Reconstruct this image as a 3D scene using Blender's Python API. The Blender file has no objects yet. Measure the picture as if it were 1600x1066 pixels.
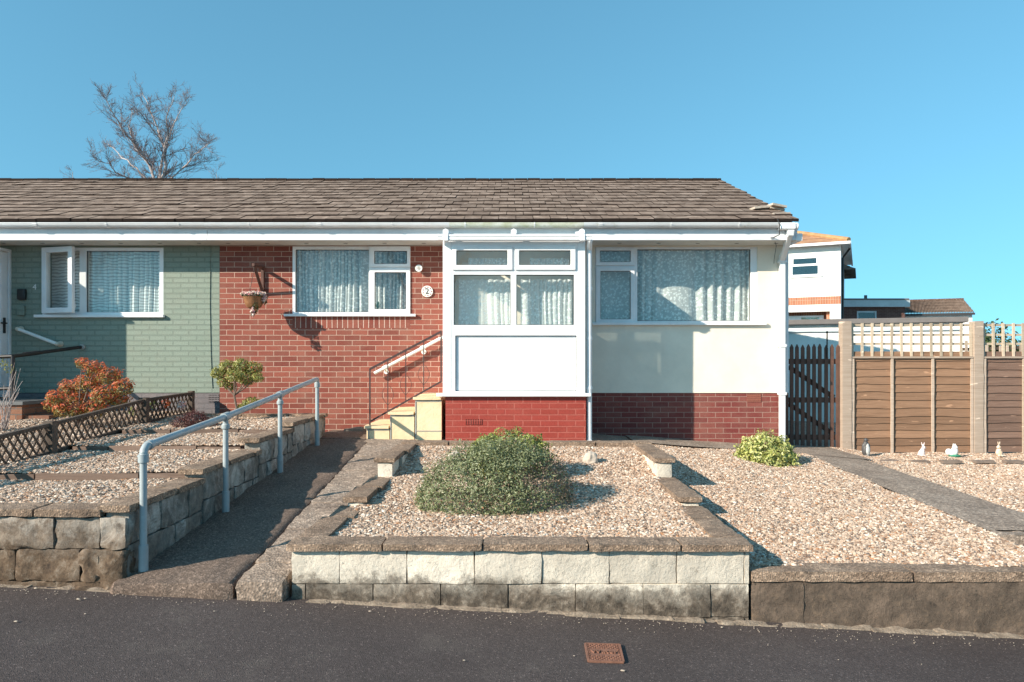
import bpy, bmesh, math, random
import numpy as np
from mathutils import Vector, Matrix, noise as mn
R = math.radians
scene = bpy.context.scene
C = scene.collection
F = 1145.0; HY = 565.0; EYE = 1.7
def X(px, Y): return (px-800)*Y/F          # width at a known distance
def Z(py, Y): return EYE-(py-HY)*Y/F       # height at a known distance
rng = random.Random(7)

# ------------------------------------------------------------------ materials
def newmat(name):
    m = bpy.data.materials.new(name); m.use_nodes = True
    nt = m.node_tree
    return m, nt, nt.nodes, nt.links, nt.nodes['Principled BSDF']
def ramp(n, stops, interp='LINEAR'):
    r = n.new('ShaderNodeValToRGB'); cr = r.color_ramp; cr.interpolation = interp
    while len(cr.elements) < len(stops): cr.elements.new(0.5)
    for e, (p, c) in zip(cr.elements, stops):
        e.position = p; e.color = (c[0], c[1], c[2], 1) if len(c) == 3 else c
    return r
def noise_n(n, l, vec, scale, detail=6, rough=0.55, dist=0.0):
    t = n.new('ShaderNodeTexNoise'); t.inputs['Scale'].default_value = scale
    t.inputs['Detail'].default_value = detail; t.inputs['Roughness'].default_value = rough
    t.inputs['Distortion'].default_value = dist
    l.new(vec, t.inputs['Vector']); return t
def mixc(n, l, fac, a, b, mode='MIX'):
    m = n.new('ShaderNodeMix'); m.data_type = 'RGBA'; m.blend_type = mode
    for s, v in ((0, fac), (6, a), (7, b)):
        if hasattr(v, 'is_linked') or hasattr(v, 'links'): l.new(v, m.inputs[s])
        else: m.inputs[s].default_value = v if s == 0 else (v[0], v[1], v[2], 1)
    return m.outputs[2]
def bump(n, l, b, height, strength, dist=0.01, prev=None):
    bn = n.new('ShaderNodeBump'); bn.inputs['Strength'].default_value = strength
    bn.inputs['Distance'].default_value = dist
    l.new(height, bn.inputs['Height'])
    if prev: l.new(prev, bn.inputs['Normal'])
    l.new(bn.outputs[0], b.inputs['Normal']); return bn.outputs[0]
def mat(name, stops, scale=6, rough=0.6, bs=0.3, bscale=None, bdist=0.005, metallic=0.0, detail=8, island=0.0, stain=None, spec=0.5):
    """noise-mottled surface; stain=(colour, scale, lo, hi)"""
    m, nt, n, l, b = newmat(name)
    tc = n.new('ShaderNodeTexCoord'); v = tc.outputs['Object']
    t = noise_n(n, l, v, scale, detail, 0.65)
    if isinstance(stops[0], (int, float)): stops = [(0.3, [c*.88 for c in stops]), (0.7, [min(1, c*1.1) for c in stops])]
    r = ramp(n, stops); l.new(t.outputs[0], r.inputs[0]); col = r.outputs[0]
    if island:
        g = n.new('ShaderNodeNewGeometry'); mr = n.new('ShaderNodeMapRange')
        mr.inputs[3].default_value = 1-island; mr.inputs[4].default_value = 1+island
        l.new(g.outputs['Random Per Island'], mr.inputs[0])
        col = mixc(n, l, 1.0, col, mr.outputs[0], 'MULTIPLY')
    if stain:
        sc_, s_, lo, hi = stain
        t2 = noise_n(n, l, v, s_, 9, 0.7); rr = ramp(n, [(lo, (0, 0, 0)), (hi, (1, 1, 1))]); l.new(t2.outputs[0], rr.inputs[0])
        col = mixc(n, l, rr.outputs[0], col, sc_)
    l.new(col, b.inputs['Base Color'])
    b.inputs['Roughness'].default_value = rough; b.inputs['Metallic'].default_value = metallic
    b.inputs['Specular IOR Level'].default_value = spec
    if bs:
        t3 = noise_n(n, l, v, bscale or scale*6, 6, 0.6); bump(n, l, b, t3.outputs[0], bs, bdist)
    return m
def brick_mat(name, c1, c2, mortar, msize=0.006, bw=0.225, rh=0.075, depth=0.006, rough=0.85, dirt=(0.3, 0.2, 0.15), dirtamt=0.35, off=(0, 0), offset=0.5, dark=None):
    m, nt, n, l, b = newmat(name)
    tc = n.new('ShaderNodeTexCoord'); sep = n.new('ShaderNodeSeparateXYZ'); l.new(tc.outputs['Object'], sep.inputs[0])
    ad = n.new('ShaderNodeMath'); ad.operation = 'ADD'; l.new(sep.outputs[0], ad.inputs[0]); l.new(sep.outputs[1], ad.inputs[1])
    cb = n.new('ShaderNodeCombineXYZ'); l.new(ad.outputs[0], cb.inputs[0]); l.new(sep.outputs[2], cb.inputs[1])
    mp = n.new('ShaderNodeMapping'); mp.inputs['Location'].default_value = (off[0], off[1], 0); l.new(cb.outputs[0], mp.inputs[0])
    # slight wobble so courses are not ruler-straight
    wn = noise_n(n, l, mp.outputs[0], 9, 2); vm = n.new('ShaderNodeVectorMath'); vm.operation = 'SCALE'; vm.inputs[3].default_value = 0.006
    l.new(wn.outputs[1], vm.inputs[0]); va = n.new('ShaderNodeVectorMath'); va.operation = 'ADD'; l.new(mp.outputs[0], va.inputs[0]); l.new(vm.outputs[0], va.inputs[1])
    bt = n.new('ShaderNodeTexBrick'); bt.offset = offset; bt.inputs['Scale'].default_value = 1
    bt.inputs['Brick Width'].default_value = bw; bt.inputs['Row Height'].default_value = rh
    bt.inputs['Mortar Size'].default_value = msize; bt.inputs['Mortar Smooth'].default_value = 0.15
    bt.inputs['Color1'].default_value = (*c1, 1); bt.inputs['Color2'].default_value = (*c2, 1); bt.inputs['Mortar'].default_value = (*mortar, 1)
    l.new(va.outputs[0], bt.inputs['Vector'])
    t = noise_n(n, l, tc.outputs['Object'], 3.0, 10, 0.7); rr = ramp(n, [(0.45, (0, 0, 0)), (0.75, (dirtamt,)*3)]); l.new(t.outputs[0], rr.inputs[0])
    col = mixc(n, l, rr.outputs[0], bt.outputs[0], dirt)
    t5 = noise_n(n, l, tc.outputs['Object'], 60, 6, 0.7); r5 = ramp(n, [(0.3, (0.78,)*3), (0.7, (1.12,)*3)]); l.new(t5.outputs[0], r5.inputs[0])
    col = mixc(n, l, 1.0, col, r5.outputs[0], 'MULTIPLY')
    l.new(col, b.inputs['Base Color']); b.inputs['Roughness'].default_value = rough; b.inputs['Specular IOR Level'].default_value = 0.3
    inv = n.new('ShaderNodeMath'); inv.operation = 'SUBTRACT'; inv.inputs[0].default_value = 1; l.new(bt.outputs[1], inv.inputs[1])
    b1 = bump(n, l, b, inv.outputs[0], 0.9, depth)
    bump(n, l, b, t5.outputs[0], 0.35, 0.004, b1)
    return m
def leaf_mat(name, cols, rough=0.5, trans=0.35):
    m, nt, n, l, b = newmat(name)
    g = n.new('ShaderNodeNewGeometry')
    r = ramp(n, [(i/max(1, len(cols)-1), c) for i, c in enumerate(cols)]); l.new(g.outputs['Random Per Island'], r.inputs[0])
    l.new(r.outputs[0], b.inputs['Base Color']); b.inputs['Roughness'].default_value = rough
    tr = n.new('ShaderNodeBsdfTranslucent'); l.new(r.outputs[0], tr.inputs[0])
    mx = n.new('ShaderNodeMixShader'); mx.inputs[0].default_value = trans
    l.new(b.outputs[0], mx.inputs[1]); l.new(tr.outputs[0], mx.inputs[2])
    l.new(mx.outputs[0], n['Material Output'].inputs[0]); return m
def glass_mat(name, tint=(0.97, 0.99, 0.985), k=1.3):
    m, nt, n, l, b = newmat(name); n.remove(b)
    lw = n.new('ShaderNodeLayerWeight'); lw.inputs[0].default_value = 0.5
    po = n.new('ShaderNodeMath'); po.operation = 'POWER'; po.inputs[1].default_value = 4.5; l.new(lw.outputs['Facing'], po.inputs[0])
    mu = n.new('ShaderNodeMath'); mu.operation = 'MULTIPLY_ADD'; mu.inputs[1].default_value = .9; mu.inputs[2].default_value = .045*k; mu.use_clamp = True; l.new(po.outputs[0], mu.inputs[0])
    tr = n.new('ShaderNodeBsdfTransparent'); tr.inputs[0].default_value = (*tint, 1)
    gl = n.new('ShaderNodeBsdfGlossy'); gl.inputs['Roughness'].default_value = 0.01
    tc = n.new('ShaderNodeTexCoord'); t = noise_n(n, l, tc.outputs['Object'], 2.2, 2)
    bn = n.new('ShaderNodeBump'); bn.inputs['Strength'].default_value = 0.12; bn.inputs['Distance'].default_value = 0.02
    l.new(t.outputs[0], bn.inputs['Height']); l.new(bn.outputs[0], gl.inputs['Normal'])
    mx = n.new('ShaderNodeMixShader'); l.new(mu.outputs[0], mx.inputs[0]); l.new(tr.outputs[0], mx.inputs[1]); l.new(gl.outputs[0], mx.inputs[2])
    l.new(mx.outputs[0], n['Material Output'].inputs[0]); return m
def lace_mat(name, scale=9.0, dens=0.5, zig=False):
    m, nt, n, l, b = newmat(name)
    tc = n.new('ShaderNodeTexCoord'); sep = n.new('ShaderNodeSeparateXYZ'); l.new(tc.outputs['Object'], sep.inputs[0])
    cb = n.new('ShaderNodeCombineXYZ'); l.new(sep.outputs[0], cb.inputs[0]); l.new(sep.outputs[2], cb.inputs[1])
    if zig:
        w = n.new('ShaderNodeTexWave'); w.bands_direction = 'Y'; w.inputs['Scale'].default_value = 7; w.inputs['Distortion'].default_value = 5; w.inputs['Detail'].default_value = 1
        l.new(cb.outputs[0], w.inputs[0]); src = w.outputs[1]
    else:
        vo = n.new('ShaderNodeTexVoronoi'); vo.inputs['Scale'].default_value = scale; vo.feature = 'SMOOTH_F1'
        l.new(cb.outputs[0], vo.inputs['Vector']); 
        t = noise_n(n, l, cb.outputs[0], scale*3.2, 4, 0.6, 0.6)
        ad = n.new('ShaderNodeMath'); ad.operation = 'ADD'; l.new(vo.outputs[0], ad.inputs[0]); l.new(t.outputs[0], ad.inputs[1])
        sb = n.new('ShaderNodeMath'); sb.operation = 'SUBTRACT'; sb.inputs[1].default_value = 0.32; l.new(ad.outputs[0], sb.inputs[0]); src = sb.outputs[0]
    r = ramp(n, [(dens-0.10, (0.0,)*3), (dens+0.10, (0.40,)*3)]); l.new(src, r.inputs[0])
    b.inputs['Base Color'].default_value = (0.86, 0.88, 0.86, 1); b.inputs['Roughness'].default_value = 0.9
    tl = n.new('ShaderNodeBsdfTranslucent'); tl.inputs[0].default_value = (0.8, 0.82, 0.8, 1)
    m1 = n.new('ShaderNodeMixShader'); m1.inputs[0].default_value = 0.12; l.new(b.outputs[0], m1.inputs[1]); l.new(tl.outputs[0], m1.inputs[2])
    tp = n.new('ShaderNodeBsdfTransparent')
    m2 = n.new('ShaderNodeMixShader'); l.new(r.outputs[0], m2.inputs[0]); l.new(m1.outputs[0], m2.inputs[1]); l.new(tp.outputs[0], m2.inputs[2])
    l.new(m2.outputs[0], n['Material Output'].inputs[0]); return m
def speckle_mat(name, base, specks, scale=120, rough=0.9, bs=0.6, stain=None, big=1.2):
    """aggregate surface: asphalt, concrete, exposed stone"""
    m, nt, n, l, b = newmat(name)
    tc = n.new('ShaderNodeTexCoord'); v = tc.outputs['Object']
    t = noise_n(n, l, v, big, 8, 0.6); r = ramp(n, base); l.new(t.outputs[0], r.inputs[0]); col = r.outputs[0]
    vo = n.new('ShaderNodeTexVoronoi'); vo.inputs['Scale'].default_value = scale; l.new(v, vo.inputs['Vector'])
    sp = n.new('ShaderNodeSeparateColor'); l.new(vo.outputs['Color'], sp.inputs[0])
    rs = ramp(n, specks); l.new(sp.outputs[0], rs.inputs[0]); col = mixc(n, l, 1.0, col, rs.outputs[0], 'MULTIPLY')
    t6 = noise_n(n, l, v, scale*.35, 4, 0.7); r6 = ramp(n, [(0.3, (0.75,)*3), (0.7, (1.2,)*3)]); l.new(t6.outputs[0], r6.inputs[0]); col = mixc(n, l, 1.0, col, r6.outputs[0], 'MULTIPLY')
    for st in (stain or []):
        sc_, s_, lo, hi = st
        t2 = noise_n(n, l, v, s_, 10, 0.72); rr = ramp(n, [(lo, (0, 0, 0)), (hi, (1, 1, 1))]); l.new(t2.outputs[0], rr.inputs[0])
        col = mixc(n, l, rr.outputs[0], col, sc_)
    l.new(col, b.inputs['Base Color']); b.inputs['Roughness'].default_value = rough; b.inputs['Specular IOR Level'].default_value = 0.3
    b1 = bump(n, l, b, vo.outputs[0], bs, 0.006)
    bump(n, l, b, t6.outputs[0], bs, 0.006, b1)
    return m
def block_mat(name, paint, under, z0, z1, amt0=1.0, amt1=0.1, tint=None, spots=(0.03, 0.03, 0.025)):
    """flaking masonry paint on blocks: the paint wears off more near the foot of the wall (real wear)"""
    m, nt, n, l, b = newmat(name)
    g = n.new('ShaderNodeNewGeometry'); v = g.outputs['Position']
    sep = n.new('ShaderNodeSeparateXYZ'); l.new(v, sep.inputs[0])
    # height above the sloping road: z + 0.0512 x
    ma = n.new('ShaderNodeMath'); ma.operation = 'MULTIPLY_ADD'; ma.inputs[1].default_value = 0.03; l.new(sep.outputs[0], ma.inputs[0]); l.new(sep.outputs[2], ma.inputs[2])
    mr = n.new('ShaderNodeMapRange'); mr.inputs[1].default_value = z0; mr.inputs[2].default_value = z1; mr.inputs[3].default_value = amt0; mr.inputs[4].default_value = amt1
    l.new(ma.outputs[0], mr.inputs[0])
    t = noise_n(n, l, v, 3.5, 12, 0.78, 0.4); ad = n.new('ShaderNodeMath'); ad.operation = 'ADD'; l.new(t.outputs[0], ad.inputs[0]); l.new(mr.outputs[0], ad.inputs[1])
    rr = ramp(n, [(0.62, (0, 0, 0)), (0.72, (0.7,)*3), (0.88, (1, 1, 1))]); l.new(ad.outputs[0], rr.inputs[0])
    tu = noise_n(n, l, v, 14, 8, 0.7); ru = ramp(n, under); l.new(tu.outputs[0], ru.inputs[0])
    tp = noise_n(n, l, v, 5, 6); rp = ramp(n, [(0.3, [c*.8 for c in paint]), (0.6, paint)]); l.new(tp.outputs[0], rp.inputs[0])
    col = mixc(n, l, rr.outputs[0], rp.outputs[0], ru.outputs[0])
    gi = ramp(n, [(0, (0.72,)*3), (1, (1.12,)*3)]); l.new(g.outputs['Random Per Island'], gi.inputs[0]); col = mixc(n, l, 1.0, col, gi.outputs[0], 'MULTIPLY')
    ts = noise_n(n, l, v, 55, 5, 0.7); rs = ramp(n, [(0.60, (0, 0, 0)), (0.70, (0.8,)*3)]); l.new(ts.outputs[0], rs.inputs[0])
    col = mixc(n, l, rs.outputs[0], col, spots)
    l.new(col, b.inputs['Base Color']); b.inputs['Roughness'].default_value = 0.9; b.inputs['Specular IOR Level'].default_value = 0.25
    tb = noise_n(n, l, v, 28, 9, 0.75); b1 = bump(n, l, b, tb.outputs[0], 0.8, 0.018)
    return m

MT = {}
MT['upvc'] = mat('white_plastic', (0.80, 0.805, 0.81), 2, 0.32, 0.05, 40, 0.002, stain=((0.62, 0.60, 0.54), 4.5, 0.58, 0.95))
MT['gutter'] = mat('white_gutter_plastic', (0.76, 0.77, 0.78), 3, 0.35, 0.05, 30, 0.002, stain=((0.42, 0.40, 0.28), 5, 0.60, 0.80))
MT['algae'] = mat('algae_stained_plastic', [(0.35, (0.52, 0.53, 0.36)), (0.6, (0.74, 0.74, 0.66))], 7, 0.45, 0.05, 30, 0.002, stain=((0.30, 0.31, 0.16), 14, 0.56, 0.75))
MT['fascia'] = mat('fascia_paint', (0.72, 0.73, 0.74), 3, 0.45, 0.05, 20, 0.002)
MT['soffit'] = mat('soffit_board', (0.62, 0.61, 0.57), 2, 0.6, 0.1, 20)
MT['render'] = mat('cream_render', (0.80, 0.72, 0.60), 1.2, 0.85, 0.35, 45, 0.004, stain=((0.72, 0.65, 0.54), 2.2, 0.50, 0.80))
MT['render_white'] = mat('white_render', (0.80, 0.79, 0.75), 1.2, 0.85, 0.3, 30, 0.004)
MT['brick'] = brick_mat('red_brick', (0.20, 0.052, 0.038), (0.31, 0.090, 0.062), (0.50, 0.33, 0.26), 0.0048, off=(0.05, 0.02))
MT['plinth'] = brick_mat('dark_red_plinth_brick', (0.18, 0.038, 0.034), (0.24, 0.062, 0.05), (0.36, 0.21, 0.17), 0.005, off=(0.02, 0.0))
MT['green'] = brick_mat('green_painted_brick', (0.235, 0.285, 0.23), (0.255, 0.305, 0.25), (0.205, 0.25, 0.205), 0.010, depth=0.014, dirtamt=0.12, rough=0.6)
MT['greyplinth'] = brick_mat('grey_painted_plinth', (0.17, 0.15, 0.155), (0.19, 0.17, 0.175), (0.16, 0.145, 0.15), 0.008, depth=0.012, dirtamt=0.2, rough=0.7)
MT['redpaint'] = brick_mat('red_painted_brick', (0.29, 0.045, 0.032), (0.33, 0.052, 0.038), (0.42, 0.11, 0.085), 0.007, depth=0.022, dirtamt=0.12, dirt=(0.5, 0.22, 0.15), rough=0.55, off=(0.08, 0.03))
MT['soldier'] = brick_mat('soldier_brick', (0.21, 0.055, 0.04), (0.30, 0.09, 0.062), (0.60, 0.44, 0.37), 0.0055, bw=0.075, rh=0.225, offset=0.0, off=(0.0, 0.0))
MT['orangebrick'] = brick_mat('orange_brick', (0.42, 0.15, 0.08), (0.5, 0.2, 0.11), (0.5, 0.4, 0.3), 0.008, bw=0.11, rh=0.4, offset=0.0)
MT['brownbrick'] = brick_mat('brown_brick', (0.10, 0.045, 0.035), (0.14, 0.06, 0.05), (0.2, 0.14, 0.12), 0.006)
MT['stepbrick'] = brick_mat('step_brick', (0.20, 0.085, 0.05), (0.32, 0.15, 0.09), (0.16, 0.12, 0.10), 0.008, off=(0.03, 0.03))
MT['tile'] = mat('concrete_roof_tile', [(0.3, (0.13, 0.09, 0.07)), (0.5, (0.215, 0.155, 0.12)), (0.7, (0.36, 0.275, 0.225))], 5, 0.95, 0.7, 60, 0.01, island=0.14, stain=((0.05, 0.038, 0.032), 16, 0.56, 0.76), spec=0.2)
MT['moss'] = mat('mossy_ridge', [(0.35, (0.06, 0.035, 0.03)), (0.55, (0.13, 0.08, 0.06)), (0.72, (0.45, 0.42, 0.38))], 22, 0.95, 0.9, 50, 0.02, island=0.3, spec=0.1)
MT['orangetile'] = mat('orange_lichen_tile', [(0.3, (0.22, 0.11, 0.07)), (0.6, (0.36, 0.20, 0.11))], 2, 0.95, 0.5, 20, 0.02, island=0.25)
MT['hiptile'] = mat('orange_hip_tile', [(0.3, (0.30, 0.16, 0.08)), (0.6, (0.46, 0.27, 0.12))], 3, 0.95, 0.4, 20, 0.02)
MT['tile_edge'] = mat('dirty_shadowed_tile_edge', (0.026, 0.018, 0.015), 12, 0.95, 0.5, 60, 0.01, stain=((0.14, 0.11, 0.09), 14, 0.62, 0.78), spec=0.1)  # dirty front edges, with the shadow lines between rows put into the colour
MT['glass'] = glass_mat('window_glass')
MT['dim_glass'] = glass_mat('sun_dimming_glass', (0.35, 0.37, 0.37), 1.5)  # clear glass with a dark tint added to weaken sunlight crossing the porch
MT['glass2'] = glass_mat('window_glass_rear', (0.8, 0.9, 0.9), 2.0)
MT['lace'] = lace_mat('lace_net', 30, 0.50)
MT['lace2'] = lace_mat('zigzag_net', 9, 0.62, True)
MT['asphalt'] = speckle_mat('road_asphalt', [(0.3, (0.070, 0.053, 0.049)), (0.7, (0.102, 0.080, 0.074))], [(0.0, (0.6,)*3), (0.8, (1.0,)*3), (0.965, (1.15,)*3), (1.0, (2.6,)*3)], 150, 0.85, 0.5, stain=[((0.12, 0.10, 0.085), 1.6, 0.56, 0.85), ((0.045, 0.036, 0.038), 2.7, 0.60, 0.80)], big=0.8)
MT['ramp'] = speckle_mat('ramp_tarmac', [(0.3, (0.125, 0.088, 0.069)), (0.7, (0.185, 0.135, 0.106))], [(0.0, (0.6,)*3), (0.7, (1.0,)*3), (1.0, (1.7,)*3)], 110, 0.95, 0.5, stain=[((0.11, 0.12, 0.05), 4, 0.66, 0.82)])
MT['strip'] = speckle_mat('rough_concrete_paving', [(0.3, (0.24, 0.18, 0.14)), (0.7, (0.37, 0.29, 0.23))], [(0.0, (0.6,)*3), (0.7, (1.0,)*3), (1.0, (1.6,)*3)], 60, 0.95, 0.9, stain=[((0.35, 0.29, 0.24), 7, 0.60, 0.70), ((0.05, 0.045, 0.04), 9, 0.64, 0.75)], big=3)
MT['coping'] = speckle_mat('brown_coping', [(0.3, (0.20, 0.135, 0.095)), (0.7, (0.35, 0.25, 0.18))], [(0.0, (0.6,)*3), (0.75, (1.0,)*3), (1.0, (1.7,)*3)], 90, 0.95, 0.8, stain=[((0.045, 0.038, 0.034), 7, 0.54, 0.74), ((0.42, 0.38, 0.33), 13, 0.70, 0.76)], big=4)
MT['whiteblock'] = block_mat('flaking_white_blocks', (0.80, 0.71, 0.59), [(0.35, (0.055, 0.044, 0.035)), (0.55, (0.16, 0.125, 0.095)), (0.72, (0.42, 0.35, 0.28))], 0.10, 0.30, 0.40, 0.04)
MT['greyblock'] = block_mat('worn_grey_blocks', (0.52, 0.49, 0.44), [(0.3, (0.06, 0.052, 0.045)), (0.6, (0.2, 0.17, 0.14))], 0.1, 0.9, 0.30, 0.14)
MT['stone'] = block_mat('rough_brown_stone', (0.42, 0.365, 0.31), [(0.3, (0.05, 0.035, 0.026)), (0.5, (0.15, 0.10, 0.065)), (0.75, (0.36, 0.29, 0.225))], 0.15, 0.60, 0.58, 0.06)
MT['lowwall'] = block_mat('dark_concrete_wall', (0.27, 0.195, 0.145), [(0.3, (0.07, 0.053, 0.042)), (0.55, (0.14, 0.105, 0.08)), (0.75, (0.34, 0.23, 0.15))], -0.1, 0.35, 0.26, 0.16)
MT['mortar'] = mat('old_mortar', (0.16, 0.135, 0.11), 12, 0.95, 0.6, 60)
MT['darkmortar'] = mat('dark_mortar', (0.07, 0.06, 0.052), 12, 0.95, 0.6, 60)
MT['rubble'] = mat('pale_kerb_mortar', [(0.35, (0.20, 0.15, 0.11)), (0.65, (0.42, 0.33, 0.25))], 14, 0.95, 0.8, 60, 0.02)
MT['soil'] = mat('soil', (0.11, 0.085, 0.065), 8, 0.95, 0.7, 40, 0.02)
MT['galv'] = mat('pale_blue_painted_pipe', (0.35, 0.39, 0.40), 9, 0.42, 0.2, 50, 0.002, stain=((0.22, 0.24, 0.25), 12, 0.58, 0.75))
MT['blackiron'] = mat('black_painted_iron', (0.022, 0.018, 0.018), 9, 0.45, 0.2, 50, 0.002)
MT['rustiron'] = mat('brown_rusty_iron', (0.055, 0.028, 0.026), 20, 0.6, 0.3, 60, 0.002)
MT['whiterail'] = mat('white_rail_plastic', (0.78, 0.77, 0.73), 5, 0.4, 0.05)
MT['cream'] = mat('cream_fitting', (0.62, 0.57, 0.46), 6, 0.5, 0.1)
MT['yellow'] = mat('yellow_masonry_paint', [(0.3, (0.70, 0.53, 0.31)), (0.7, (0.82, 0.66, 0.43))], 3, 0.7, 0.5, 14, 0.012, stain=((0.45, 0.37, 0.22), 9, 0.66, 0.80))
MT['greyline'] = mat('grey_joint_paint', (0.34, 0.33, 0.30), 6, 0.8, 0.2)
MT['darkwood'] = mat('dark_weathered_wood', [(0.3, (0.06, 0.042, 0.032)), (0.7, (0.12, 0.088, 0.066))], 10, 0.85, 0.5, 60, island=0.2)
MT['blackwood'] = mat('brown_stained_wood', [(0.3, (0.075, 0.032, 0.022)), (0.7, (0.15, 0.065, 0.045))], 10, 0.7, 0.5, 60, island=0.2)
MT['gatewood'] = mat('dark_gate_wood', [(0.3, (0.085, 0.042, 0.03)), (0.7, (0.15, 0.075, 0.052))], 10, 0.7, 0.5, 60, island=0.2)
MT['terracotta'] = mat('terracotta', (0.28, 0.09, 0.06), 8, 0.8, 0.2)
MT['slate'] = mat('dark_slab', (0.13, 0.13, 0.13), 5, 0.7, 0.3)
MT['rust'] = mat('rusted_cast_iron', [(0.3, (0.15, 0.065, 0.042)), (0.7, (0.27, 0.125, 0.08))], 30, 0.85, 0.5, 90, 0.004)
MT['bark'] = mat('brown_bark', (0.16, 0.11, 0.085), 20, 0.9, 0.6, 60)
MT['birch'] = mat('pale_birch_bark', [(0.4, (0.36, 0.29, 0.27)), (0.6, (0.52, 0.45, 0.42))], 6, 0.8, 0.3, 40, stain=((0.06, 0.04, 0.04), 9, 0.58, 0.66))
MT['twig'] = mat('purple_brown_twig', (0.21, 0.16, 0.155), 6, 0.8, 0)
MT['palestone'] = mat('pale_rounded_stone', [(0.3, (0.40, 0.33, 0.26)), (0.7, (0.58, 0.50, 0.42))], 8, 0.85, 0.5, 30, 0.01)
MT['flatstone'] = mat('flat_brown_stone', (0.20, 0.15, 0.12), 8, 0.9, 0.6, 40, 0.01)
MT['fascia_dark'] = mat('dark_felt_edge', (0.16, 0.145, 0.14), 6, 0.9, 0.2)
MT['bluefascia'] = mat('blue_grey_fascia', (0.46, 0.52, 0.54), 3, 0.6, 0.1)
MT['dark'] = mat('dark_interior', (0.03, 0.03, 0.03), 3, 0.9, 0)
MT['room'] = mat('room_wall', (0.5, 0.48, 0.44), 3, 0.9, 0)
MT['porchroof'] = mat('porch_roof_sheet', (0.62, 0.64, 0.64), 3, 0.3, 0.05)
MT['porchroof'] = leaf_mat('translucent_roof_sheet', [(.78, .80, .80), (.74, .76, .76)], .3, .6)
MT['black'] = mat('black_plastic', (0.02, 0.02, 0.02), 8, 0.4, 0.05)
MT['wire'] = mat('wire', (0.03, 0.03, 0.03), 8, 0.5, 0)
MT['debris'] = mat('pale_road_litter', (0.42, 0.34, 0.27), 8, 0.9, 0)

def panel_mat(name, a, b_, grain=(0.25, 0.15, 0.08), board=0.115):
    """horizontal lap boards: per-board tone, long grain, knots"""
    m, nt, n, l, b = newmat(name)
    tc = n.new('ShaderNodeTexCoord'); mp = n.new('ShaderNodeMapping'); mp.inputs['Scale'].default_value = (1.5, 6, 26); l.new(tc.outputs['Object'], mp.inputs[0])
    t = noise_n(n, l, mp.outputs[0], 1.3, 9, 0.65, 1.2); r = ramp(n, [(0.25, a), (0.7, b_)]); l.new(t.outputs[0], r.inputs[0])
    g = n.new('ShaderNodeNewGeometry'); gi = ramp(n, [(0, (0.75,)*3), (1, (1.2,)*3)]); l.new(g.outputs['Random Per Island'], gi.inputs[0])
    col = mixc(n, l, 1.0, r.outputs[0], gi.outputs[0], 'MULTIPLY')
    mp2 = n.new('ShaderNodeMapping'); mp2.inputs['Scale'].default_value = (5, 1, 16); mp2.inputs['Rotation'].default_value = (0, R(18), 0); l.new(tc.outputs['Object'], mp2.inputs[0])
    t2 = noise_n(n, l, mp2.outputs[0], 1.1, 2, 0.5, 0.3); r2 = ramp(n, [(0.67, (0, 0, 0)), (0.73, (0.55,)*3)]); l.new(t2.outputs[0], r2.inputs[0])
    col = mixc(n, l, r2.outputs[0], col, [min(1, c*1.9) for c in b_])
    l.new(col, b.inputs['Base Color']); b.inputs['Roughness'].default_value = 0.75; b.inputs['Specular IOR Level'].default_value = 0.3
    bump(n, l, b, t.outputs[0], 0.4, 0.004); return m
MT['panel'] = panel_mat('fence_board', (0.175, 0.098, 0.058), (0.30, 0.175, 0.108))
MT['panel2'] = panel_mat('greyer_fence_board', (0.13, 0.076, 0.056), (0.215, 0.135, 0.10))
MT['edging'] = panel_mat('weathered_edging_board', (0.11, 0.07, 0.052), (0.22, 0.15, 0.115))
MT['post'] = panel_mat('fence_post_wood', (0.34, 0.255, 0.195), (0.50, 0.40, 0.32))
MT['trellis'] = panel_mat('trellis_wood', (0.38, 0.30, 0.22), (0.56, 0.46, 0.35))

# gravel: colours per stone
def gravel_mat():
    m, nt, n, l, b = newmat('gravel_stone')
    oi = n.new('ShaderNodeObjectInfo')
    r = ramp(n, [(0.0, (0.46, 0.33, 0.24)), (0.16, (0.32, 0.215, 0.15)), (0.3, (0.56, 0.43, 0.33)), (0.45, (0.19, 0.125, 0.09)), (0.56, (0.48, 0.35, 0.26)), (0.72, (0.72, 0.62, 0.52)), (0.82, (0.37, 0.19, 0.10)), (0.88, (0.15, 0.125, 0.11)), (0.94, (0.44, 0.33, 0.25))], 'CONSTANT')
    l.new(oi.outputs['Random'], r.inputs[0])
    tc = n.new('ShaderNodeTexCoord'); t = noise_n(n, l, tc.outputs['Object'], 1.5, 4); r2 = ramp(n, [(0.3, (0.8,)*3), (0.7, (1.12,)*3)]); l.new(t.outputs[0], r2.inputs[0])
    l.new(mixc(n, l, 1.0, r.outputs[0], r2.outputs[0], 'MULTIPLY'), b.inputs['Base Color'])
    b.inputs['Roughness'].default_value = 0.8; b.inputs['Specular IOR Level'].default_value = 0.35
    return m
MT['gravel'] = gravel_mat()
MT['gravelbase'] = speckle_mat('gravel_bed_base', [(0.3, (0.26, 0.185, 0.13)), (0.7, (0.34, 0.25, 0.18))], [(0.0, (0.5,)*3), (0.7, (1.0,)*3), (1.0, (1.8,)*3)], 45, 0.95, 1.0)

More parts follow.
